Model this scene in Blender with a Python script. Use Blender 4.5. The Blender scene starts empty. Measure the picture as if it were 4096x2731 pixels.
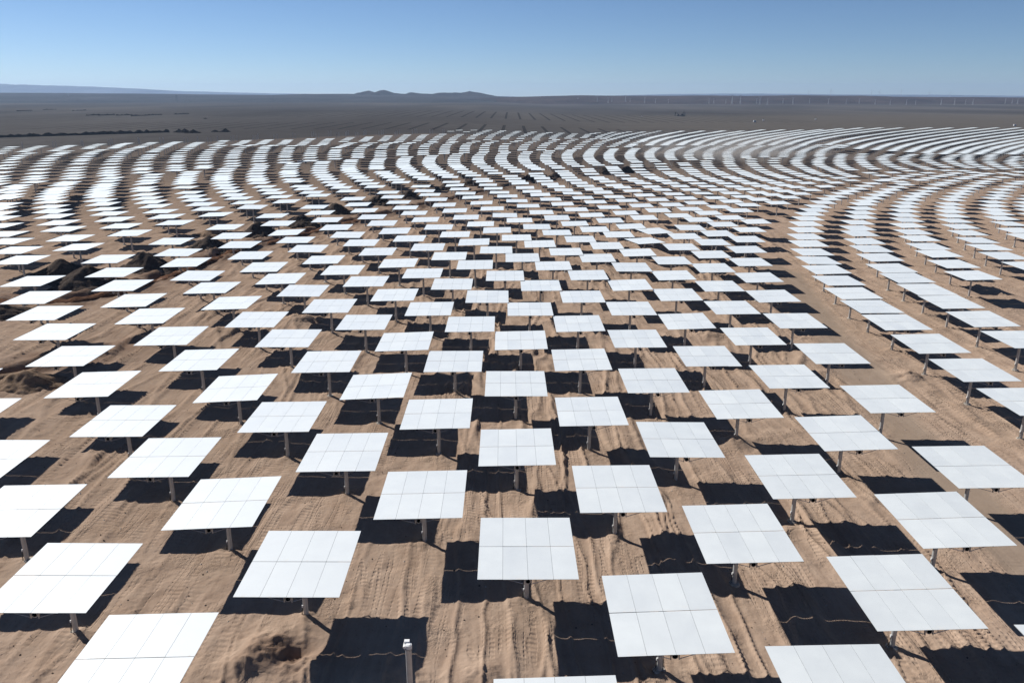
import bpy, bmesh, math, random
import numpy as np
from mathutils import Matrix, Vector, Euler
R = math.radians
sc = bpy.context.scene
COL = sc.collection
random.seed(5)

# ------------------------------------------------------------------ camera
CAM_H = 33.946
cam = bpy.data.cameras.new("camera")
cam.sensor_width = 36.0
cam.lens = 27.69
cam.clip_start = 0.5
cam.clip_end = 80000
cam_ob = bpy.data.objects.new("camera", cam)
COL.objects.link(cam_ob)
cam_ob.location = (0, 0, CAM_H)
cam_ob.rotation_euler = (R(90 - 17.389), 0, 0)
sc.camera = cam_ob

# ------------------------------------------------------------------ sky, sun, exposure
SUN_DIR = Vector((-5.22, 3.95, 4.40)).normalized()          # towards the sun
SUN_EL = math.asin(SUN_DIR.z)
SUN_AZ = math.atan2(SUN_DIR.x, SUN_DIR.y)                    # clockwise from +Y
world = bpy.data.worlds.new("World")
sc.world = world
world.use_nodes = True
wt = world.node_tree
bg = wt.nodes['Background']
sky = wt.nodes.new('ShaderNodeTexSky')
sky.sky_type = 'NISHITA'
sky.sun_disc = False
sky.sun_elevation = SUN_EL
sky.sun_rotation = SUN_AZ
sky.altitude = 1500
sky.air_density = 0.72
sky.dust_density = 0.2
sky.ozone_density = 5.5
wt.links.new(sky.outputs['Color'], bg.inputs['Color'])
bg.inputs['Strength'].default_value = 0.058
sun = bpy.data.lights.new("sun", 'SUN')
sun.energy = 5.0
sun.angle = R(0.53)
sun.color = (1.0, 0.955, 0.89)
sun_ob = bpy.data.objects.new("sun", sun)
COL.objects.link(sun_ob)
sun_ob.rotation_euler = SUN_DIR.to_track_quat('Z', 'Y').to_euler()
sun_ob.location = SUN_DIR * 300
sc.view_settings.view_transform = 'Standard'
sc.view_settings.look = 'None'
sc.view_settings.exposure = 0.55
sc.view_settings.gamma = 1.0
sc.cycles.volume_bounces = 0
sc.cycles.volume_step_rate = 4.0
sc.cycles.max_bounces = 6

HAZE_D = 0.55e-4
DUST_D = 0.02

# ------------------------------------------------------------------ helpers
def tag(o, label=None, cat=None, group=None, kind=None):
    if label: o['label'] = label
    if cat: o['category'] = cat
    if group: o['group'] = group
    if kind: o['kind'] = kind
    return o

def empty(name, loc, rz=0):
    o = bpy.data.objects.new(name, None)
    COL.objects.link(o)
    o.location = loc
    o.rotation_euler = (0, 0, rz)
    o.empty_display_size = 0.5
    return o

def link(name, me, parent=None, loc=None):
    o = bpy.data.objects.new(name, me)
    COL.objects.link(o)
    if parent: o.parent = parent
    if loc is not None: o.location = loc
    return o

class MB:
    """collects simple solids into one mesh"""
    def __init__(s):
        s.v = []; s.f = []; s.m = []; s.mats = []
    def mat(s, m):
        if m not in s.mats: s.mats.append(m)
        return s.mats.index(m)
    def add(s, vs, fs, m):
        b = len(s.v); k = s.mat(m)
        s.v += [tuple(p) for p in vs]
        for f in fs:
            s.f.append([i + b for i in f]); s.m.append(k)
    def box(s, c, d, m, M=None):
        x, y, z = d[0] / 2, d[1] / 2, d[2] / 2
        vs = [Vector(p) for p in ((-x,-y,-z),(x,-y,-z),(x,y,-z),(-x,y,-z),(-x,-y,z),(x,-y,z),(x,y,z),(-x,y,z))]
        if M: vs = [M @ p for p in vs]
        vs = [p + Vector(c) for p in vs]
        s.add(vs, [(0,3,2,1),(4,5,6,7),(0,1,5,4),(1,2,6,5),(2,3,7,6),(3,0,4,7)], m)
    def tube(s, a, b, r, m, n=12, r2=None, cap=True):
        a = Vector(a); b = Vector(b); r2 = r if r2 is None else r2
        q = (b - a).to_track_quat('Z', 'Y')
        vs = []
        for p, rr in ((a, r), (b, r2)):
            for i in range(n):
                t = 2 * math.pi * i / n
                vs.append(p + q @ Vector((rr * math.cos(t), rr * math.sin(t), 0)))
        fs = [(i, (i + 1) % n, n + (i + 1) % n, n + i) for i in range(n)]
        if cap: fs += [tuple(range(n - 1, -1, -1)), tuple(range(n, 2 * n))]
        s.add(vs, fs, m)
    def pipe(s, pts, r, m, n=6):
        for a, b in zip(pts[:-1], pts[1:]): s.tube(a, b, r, m, n)
    def mesh(s, name, smooth=False, angle=35):
        me = bpy.data.meshes.new(name)
        me.from_pydata(s.v, [], s.f)
        for m in s.mats: me.materials.append(m)
        me.polygons.foreach_set('material_index', s.m)
        if smooth:
            me.polygons.foreach_set('use_smooth', [True] * len(me.polygons))
            try: me.set_sharp_from_angle(angle=R(angle))
            except Exception: pass
        me.update()
        return me
    def build(s, name, parent=None, loc=None, smooth=False):
        return link(name, s.mesh(name, smooth), parent, loc)

# numpy value noise
def _hash(i, j, seed):
    h = (i.astype(np.int64) * 374761393 + j.astype(np.int64) * 668265263 + seed * 982451653) & 0x7fffffff
    h = ((h ^ (h >> 13)) * 1274126177) & 0x7fffffff
    h = (h ^ (h >> 16)) & 0xffff
    return h / 65535.0
def vn(x, y, seed=0):
    i = np.floor(x); j = np.floor(y); fx = x - i; fy = y - j
    fx = fx * fx * (3 - 2 * fx); fy = fy * fy * (3 - 2 * fy)
    a = _hash(i, j, seed); b = _hash(i + 1, j, seed); c = _hash(i, j + 1, seed); d = _hash(i + 1, j + 1, seed)
    return (a + (b - a) * fx) * (1 - fy) + (c + (d - c) * fx) * fy - 0.5
def fbm(x, y, seed=0, n=4):
    s = 0; a = 1.0
    for k in range(n):
        s = s + a * vn(x, y, seed + k * 17); x = x * 2.03 + 7.1; y = y * 2.03 - 3.7; a *= 0.5
    return s

# terrain: the field falls gently away from the camera and to the right
SU = 29.5464
def zterr(x, y):
    X = np.asarray(x, float) / SU; Y = np.asarray(y, float) / SU
    Y = np.where(Y > 11, 11 + 3.5 * (1 - np.exp(-np.maximum(Y - 11, 0) / 3.5)), np.maximum(Y, -2))
    Xb = np.clip(X, -6, 5.5); Xc = np.clip(X, -3, 5.5)
    return SU * (-0.0079300 * Xb + 0.00114845 * Y - 0.00090893 * Y * Y - 0.00197653 * Xc * Y)
def zt(x, y): return float(zterr(np.array([x]), np.array([y]))[0])

# ------------------------------------------------------------------ materials
def new_mat(name):
    m = bpy.data.materials.new(name); m.use_nodes = True
    nt = m.node_tree
    return m, nt, nt.nodes['Principled BSDF']
def nd(nt, t, **kw):
    n = nt.nodes.new(t)
    for k, v in kw.items():
        if k in n.inputs: n.inputs[k].default_value = v
        else: setattr(n, k, v)
    return n
def ramp(nt, fac, stops):
    r = nt.nodes.new('ShaderNodeValToRGB')
    e = r.color_ramp.elements
    e[0].position, e[0].color = stops[0][0], (*stops[0][1], 1)
    e[1].position, e[1].color = stops[-1][0], (*stops[-1][1], 1)
    for p, c in stops[1:-1]:
        n = e.new(p); n.color = (*c, 1)
    nt.links.new(fac, r.inputs['Fac'])
    return r
def math_n(nt, op, a, b=None, c=None, clamp=False):
    n = nt.nodes.new('ShaderNodeMath'); n.operation = op; n.use_clamp = clamp
    for k, v in enumerate((a, b, c)):
        if v is None: continue
        if isinstance(v, (int, float)): n.inputs[k].default_value = v
        else: nt.links.new(v, n.inputs[k])
    return n.outputs[0]
def mixc(nt, fac, a, b, blend='MIX'):
    n = nt.nodes.new('ShaderNodeMix'); n.data_type = 'RGBA'; n.blend_type = blend
    for k, v in ((0, fac), (6, a), (7, b)):
        if isinstance(v, (int, float)): n.inputs[k].default_value = v
        elif isinstance(v, tuple): n.inputs[k].default_value = (*v, 1)
        else: nt.links.new(v, n.inputs[k])
    return n.outputs[2]
def simple(name, col, rough=0.6, metal=0.0, var=0.15, scale=6.0):
    m, nt, b = new_mat(name)
    tc = nd(nt, 'ShaderNodeTexCoord')
    n = nd(nt, 'ShaderNodeTexNoise', Scale=scale, Detail=5.0)
    nt.links.new(tc.outputs['Object'], n.inputs['Vector'])
    lo = tuple(max(0, c * (1 - var)) for c in col); hi = tuple(min(1, c * (1 + var)) for c in col)
    r = ramp(nt, n.outputs['Fac'], [(0.3, lo), (0.7, hi)])
    nt.links.new(r.outputs['Color'], b.inputs['Base Color'])
    b.inputs['Roughness'].default_value = rough
    b.inputs['Metallic'].default_value = metal
    return m

def mirror_mat(name):
    m, nt, b = new_mat(name)
    out = nt.nodes['Material Output']
    tc = nd(nt, 'ShaderNodeTexCoord'); oi = nd(nt, 'ShaderNodeObjectInfo')
    add = nd(nt, 'ShaderNodeVectorMath', operation='MULTIPLY_ADD')
    nt.links.new(oi.outputs['Random'], add.inputs[0]); add.inputs[1].default_value = (61, 37, 13)
    nt.links.new(tc.outputs['Object'], add.inputs[2])
    # dust film
    n1 = nd(nt, 'ShaderNodeTexNoise', Scale=0.45, Detail=6.0, Roughness=0.6)
    n2 = nd(nt, 'ShaderNodeTexNoise', Scale=5.0, Detail=4.0, Roughness=0.6, Distortion=0.8)
    nt.links.new(add.outputs[0], n1.inputs['Vector'])
    mp = nd(nt, 'ShaderNodeMapping'); mp.inputs['Scale'].default_value = (1.2, 0.35, 1); mp.inputs['Rotation'].default_value = (0, 0, 0.5)
    nt.links.new(add.outputs[0], mp.inputs['Vector']); nt.links.new(mp.outputs[0], n2.inputs['Vector'])
    d = math_n(nt, 'ADD', math_n(nt, 'MULTIPLY_ADD', n1.outputs['Fac'], 0.24, MIRROR_DUST - 0.155), math_n(nt, 'MULTIPLY', oi.outputs['Random'], 0.07))
    s = math_n(nt, 'MULTIPLY_ADD', n2.outputs['Fac'], 0.9, -0.55, clamp=True)
    # smears left along the lower edge of every glass row
    sx = nd(nt, 'ShaderNodeSeparateXYZ'); nt.links.new(tc.outputs['Object'], sx.inputs[0])
    yy = math_n(nt, 'MODULO', math_n(nt, 'ADD', sx.outputs['Y'], 3.857 * 3), 3.857)
    edge = math_n(nt, 'MULTIPLY_ADD', yy, -1.6, 1.0, clamp=True)
    n3 = nd(nt, 'ShaderNodeTexNoise', Scale=1.6, Detail=5.0, Roughness=0.7, Distortion=1.2)
    nt.links.new(add.outputs[0], n3.inputs['Vector'])
    e2 = math_n(nt, 'MULTIPLY', edge, math_n(nt, 'MULTIPLY_ADD', n3.outputs['Fac'], 5.0, -2.6, clamp=True))
    smear = math_n(nt, 'MULTIPLY', math_n(nt, 'MAXIMUM', math_n(nt, 'MULTIPLY', s, 0.40), e2), 0.62)
    fac = math_n(nt, 'ADD', d, math_n(nt, 'MULTIPLY', smear, 0.4), clamp=True)
    col = mixc(nt, smear, (0.83, 0.868, 0.85), (0.55, 0.47, 0.38))
    dif = nd(nt, 'ShaderNodeBsdfDiffuse'); nt.links.new(col, dif.inputs['Color'])
    gl = nd(nt, 'ShaderNodeBsdfGlossy'); gl.inputs['Color'].default_value = (0.84, 0.95, 0.955, 1); gl.inputs['Roughness'].default_value = 0.025
    hz = nd(nt, 'ShaderNodeBsdfGlossy'); hz.inputs['Color'].default_value = (0.95, 0.95, 0.93, 1); hz.inputs['Roughness'].default_value = 0.64
    mx = nd(nt, 'ShaderNodeMixShader'); mx.inputs[0].default_value = MIRROR_VEIL
    nt.links.new(gl.outputs[0], mx.inputs[1]); nt.links.new(hz.outputs[0], mx.inputs[2])
    mx2 = nd(nt, 'ShaderNodeMixShader'); nt.links.new(fac, mx2.inputs[0])
    nt.links.new(mx.outputs[0], mx2.inputs[1]); nt.links.new(dif.outputs[0], mx2.inputs[2])
    nt.links.new(mx2.outputs[0], out.inputs['Surface'])
    nt.nodes.remove(b)
    return m
MIRROR_DUST = 0.60
MIRROR_VEIL = 0.24
M_mirror = mirror_mat("dusty_mirror_glass")
M_back = simple("mirror_back_paint", (0.10, 0.105, 0.11), 0.7)
M_edge = simple("glass_edge", (0.42, 0.47, 0.46), 0.35)
M_galv = simple("galvanised_steel", (0.36, 0.365, 0.37), 0.42, 0.55, 0.18, 3.0)
M_post = simple("post_paint", (0.40, 0.40, 0.395), 0.45, 0.25, 0.14, 1.7)
M_dark = simple("dark_steel", (0.018, 0.018, 0.02), 0.6, 0.3)
M_hole = simple("tube_inside", (0.004, 0.004, 0.004), 0.9)
M_conc = simple("rough_concrete", (0.36, 0.33, 0.29), 0.95, 0, 0.3, 5.0)
M_cable = simple("black_cable", (0.012, 0.012, 0.012), 0.5)
M_rust = simple("primer_red", (0.11, 0.045, 0.03), 0.6)
M_white = simple("white_paint", (0.78, 0.78, 0.77), 0.35, 0, 0.05)
M_far_white = simple("greyed_far_white", (0.42, 0.43, 0.45), 0.5, 0, 0.05)  # white greyed to fade the far turbines with distance; crates share it
M_lightgrey = simple("light_grey_paint", (0.62, 0.63, 0.63), 0.4, 0, 0.08)
M_tower = simple("tower_zinc", (0.34, 0.35, 0.37), 0.5, 0.2, 0.08, 0.1)
M_towerd = simple("tower_dull", (0.16, 0.17, 0.19), 0.6, 0.2, 0.08, 0.1)
M_glass = simple("window_glass", (0.02, 0.025, 0.03), 0.1)
M_tyre = simple("tyre_rubber", (0.015, 0.015, 0.016), 0.9)

# ground: sand inside the field, grey gravel plain outside, from object space
def ground_mat():
    m, nt, b = new_mat("desert_ground")
    tc = nd(nt, 'ShaderNodeTexCoord'); P = tc.outputs['Object']
    sx = nd(nt, 'ShaderNodeSeparateXYZ'); nt.links.new(P, sx.inputs[0])
    def noise(scale, detail=6, rough=0.6, sxy=(1, 1), dist=0.0):
        n = nd(nt, 'ShaderNodeTexNoise', Scale=scale, Detail=float(detail), Roughness=rough, Distortion=dist)
        if sxy == (1, 1): nt.links.new(P, n.inputs['Vector'])
        else:
            mp = nd(nt, 'ShaderNodeMapping'); mp.inputs['Scale'].default_value = (*sxy, 1)
            nt.links.new(P, mp.inputs['Vector']); nt.links.new(mp.outputs[0], n.inputs['Vector'])
        return n.outputs['Fac']
    att = nd(nt, 'ShaderNodeAttribute', attribute_name='zone'); za = nd(nt, 'ShaderNodeSeparateColor')
    nt.links.new(att.outputs['Color'], za.inputs[0])
    # sand
    big = noise(0.035, 5)
    mid = noise(0.45, 7, 0.65)
    fine = noise(9.0, 6, 0.7)
    streak = noise(1.0, 6, 0.6, (0.9, 0.14), 1.2)
    sand = ramp(nt, math_n(nt, 'ADD', math_n(nt, 'MULTIPLY', mid, 0.55), math_n(nt, 'MULTIPLY', streak, 0.45)),
                [(0.30, (0.290, 0.203, 0.148)), (0.5, (0.375, 0.275, 0.207)), (0.70, (0.44, 0.335, 0.257))]).outputs['Color']
    sand = mixc(nt, math_n(nt, 'MULTIPLY_ADD', big, 1.6, -0.55, clamp=True), sand, (0.28, 0.205, 0.15))
    grit = math_n(nt, 'GREATER_THAN', noise(14.0, 3, 0.5), 0.665)
    sand = mixc(nt, math_n(nt, 'MULTIPLY', grit, 0.45), sand, (0.40, 0.34, 0.28))
    dgrit = math_n(nt, 'GREATER_THAN', noise(7.0, 5, 0.6, (1.3, 0.8)), 0.66)
    sand = mixc(nt, math_n(nt, 'MULTIPLY', dgrit, 0.45), sand, (0.085, 0.06, 0.045))
    # road: smoother, paler
    sand = mixc(nt, math_n(nt, 'MULTIPLY', za.outputs[1], 0.8), sand, mixc(nt, mid, (0.23, 0.175, 0.132), (0.30, 0.24, 0.19)))
    # disturbed reddish soil near the trench; also shade painted in at the bottom-left heap
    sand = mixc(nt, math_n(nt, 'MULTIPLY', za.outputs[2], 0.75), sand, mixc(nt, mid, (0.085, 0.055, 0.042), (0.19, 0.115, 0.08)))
    # plain
    pb = noise(0.0022, 6, 0.55, (1.0, 0.35), 0.4)
    pm = noise(0.03, 8, 0.7)
    plain = ramp(nt, math_n(nt, 'ADD', math_n(nt, 'MULTIPLY', pb, 0.75), math_n(nt, 'MULTIPLY', pm, 0.25)),
                 [(0.36, (0.056, 0.051, 0.049)), (0.5, (0.078, 0.072, 0.068)), (0.62, (0.112, 0.103, 0.095))]).outputs['Color']
    scat = math_n(nt, 'GREATER_THAN', noise(0.4, 4, 0.6), 0.62)
    plain = mixc(nt, math_n(nt, 'MULTIPLY', scat, 0.25), plain, (0.03, 0.027, 0.026))
    # tan band on the right of the plain
    band = math_n(nt, 'MULTIPLY', math_n(nt, 'MULTIPLY_ADD', sx.outputs['X'], 0.0022, 0.25, clamp=True),
                  math_n(nt, 'MULTIPLY', math_n(nt, 'MULTIPLY_ADD', sx.outputs['Y'], 0.006, -5.5, clamp=True), math_n(nt, 'MULTIPLY_ADD', sx.outputs['Y'], -0.004, 8.0, clamp=True)))
    plain = mixc(nt, math_n(nt, 'MULTIPLY', band, 0.75), plain, mixc(nt, pm, (0.095, 0.084, 0.071), (0.14, 0.124, 0.105)))
    # survey tracks scraped on the plain
    wv = nd(nt, 'ShaderNodeTexWave', wave_type='BANDS', bands_direction='X'); wv.inputs['Scale'].default_value = 0.0125; wv.inputs['Distortion'].default_value = 3.0; wv.inputs['Detail'].default_value = 2.0; wv.inputs['Detail Scale'].default_value = 0.02
    nt.links.new(P, wv.inputs['Vector'])
    trk = math_n(nt, 'MULTIPLY', math_n(nt, 'GREATER_THAN', wv.outputs['Fac'], 0.94), math_n(nt, 'MAXIMUM', math_n(nt, 'MULTIPLY', math_n(nt, 'GREATER_THAN', sx.outputs['Y'], 870.0), math_n(nt, 'LESS_THAN', sx.outputs['Y'], 1090.0)), math_n(nt, 'MULTIPLY', math_n(nt, 'GREATER_THAN', sx.outputs['Y'], 1380.0), math_n(nt, 'LESS_THAN', sx.outputs['Y'], 1900.0))))
    plain = mixc(nt, math_n(nt, 'MULTIPLY', math_n(nt, 'MULTIPLY', trk, math_n(nt, 'LESS_THAN', math_n(nt, 'ABSOLUTE', sx.outputs['X']), 520.0)), 0.75), plain, (0.022, 0.02, 0.019))
    col = mixc(nt, za.outputs[0], plain, sand)
    nt.links.new(col, b.inputs['Base Color'])
    b.inputs['Roughness'].default_value = 0.95
    b.inputs['Specular IOR Level'].default_value = 0.0
    if 'Diffuse Roughness' in b.inputs: b.inputs['Diffuse Roughness'].default_value = 0.22
    # bump: tyre treads, clods, ripples (metres)
    h1 = math_n(nt, 'MULTIPLY', noise(1.7, 8, 0.60), 0.085)
    lump = math_n(nt, 'MULTIPLY', math_n(nt, 'MULTIPLY_ADD', noise(0.28, 3, 0.5), 6.0, -3.1, clamp=True), math_n(nt, 'MULTIPLY', noise(4.5, 4, 0.7), 0.17))
    # tyre treads: fine cross bars inside winding lanes
    wt_ = nd(nt, 'ShaderNodeTexWave', wave_type='BANDS', bands_direction='DIAGONAL'); wt_.inputs['Scale'].default_value = 0.85; wt_.inputs['Distortion'].default_value = 0.8; wt_.inputs['Detail'].default_value = 1.0
    wm = nd(nt, 'ShaderNodeMapping'); wm.inputs['Scale'].default_value = (0.25, 1.6, 0.0); nt.links.new(P, wm.inputs['Vector']); nt.links.new(wm.outputs[0], wt_.inputs['Vector'])
    ln_ = noise(1.0, 2, 0.4, (0.62, 0.030), 1.3)
    lane = math_n(nt, 'MULTIPLY_ADD', math_n(nt, 'ABSOLUTE', math_n(nt, 'SUBTRACT', math_n(nt, 'FRACT', math_n(nt, 'MULTIPLY', ln_, 5.5)), 0.5)), -8.0, 2.0, clamp=True)
    tread = math_n(nt, 'MULTIPLY', math_n(nt, 'MULTIPLY_ADD', wt_.outputs['Fac'], 0.045, -0.05), math_n(nt, 'MULTIPLY', lane, math_n(nt, 'MULTIPLY_ADD', noise(0.11, 3, 0.5), 6.0, -2.5, clamp=True)))
    h = math_n(nt, 'ADD', math_n(nt, 'ADD', h1, lump), tread)
    h = math_n(nt, 'MULTIPLY', h, math_n(nt, 'MULTIPLY_ADD', za.outputs[1], -0.72, 1.0))
    bp = nd(nt, 'ShaderNodeBump'); bp.inputs['Strength'].default_value = 1.0; bp.inputs['Distance'].default_value = 1.0
    nt.links.new(h, bp.inputs['Height']); nt.links.new(bp.outputs[0], b.inputs['Normal'])
    return m
M_ground = ground_mat()

def rock_mat(name, c0, c1, scale):
    m, nt, b = new_mat(name)
    tc = nd(nt, 'ShaderNodeTexCoord')
    n = nd(nt, 'ShaderNodeTexNoise', Scale=scale, Detail=8.0, Roughness=0.68)
    nt.links.new(tc.outputs['Object'], n.inputs['Vector'])
    r = ramp(nt, n.outputs['Fac'], [(0.34, c0), (0.66, c1)])
    nt.links.new(r.outputs['Color'], b.inputs['Base Color'])
    b.inputs['Roughness'].default_value = 0.95; b.inputs['Specular IOR Level'].default_value = 0.0
    bp = nd(nt, 'ShaderNodeBump'); bp.inputs['Strength'].default_value = 0.8; bp.inputs['Distance'].default_value = 0.25 / scale
    nt.links.new(n.outputs['Fac'], bp.inputs['Height']); nt.links.new(bp.outputs[0], b.inputs['Normal'])
    return m
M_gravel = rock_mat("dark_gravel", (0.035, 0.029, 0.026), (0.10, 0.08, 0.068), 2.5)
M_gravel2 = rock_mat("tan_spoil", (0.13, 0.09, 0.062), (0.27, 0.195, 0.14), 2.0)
M_red = rock_mat("red_soil", (0.065, 0.036, 0.024), (0.17, 0.095, 0.062), 1.6)
M_berm = rock_mat("black_berm", (0.012, 0.011, 0.010), (0.03, 0.027, 0.025), 0.3)
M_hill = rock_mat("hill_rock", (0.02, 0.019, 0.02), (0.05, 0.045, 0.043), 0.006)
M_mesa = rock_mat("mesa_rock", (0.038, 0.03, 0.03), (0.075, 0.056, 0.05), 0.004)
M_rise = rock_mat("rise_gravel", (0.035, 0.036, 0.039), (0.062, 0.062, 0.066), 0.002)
M_mount = rock_mat("far_mountain", (0.11, 0.14, 0.20), (0.14, 0.175, 0.245), 0.0008)  # rock tinted towards the sky, so distance haze sits in the colour

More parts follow.
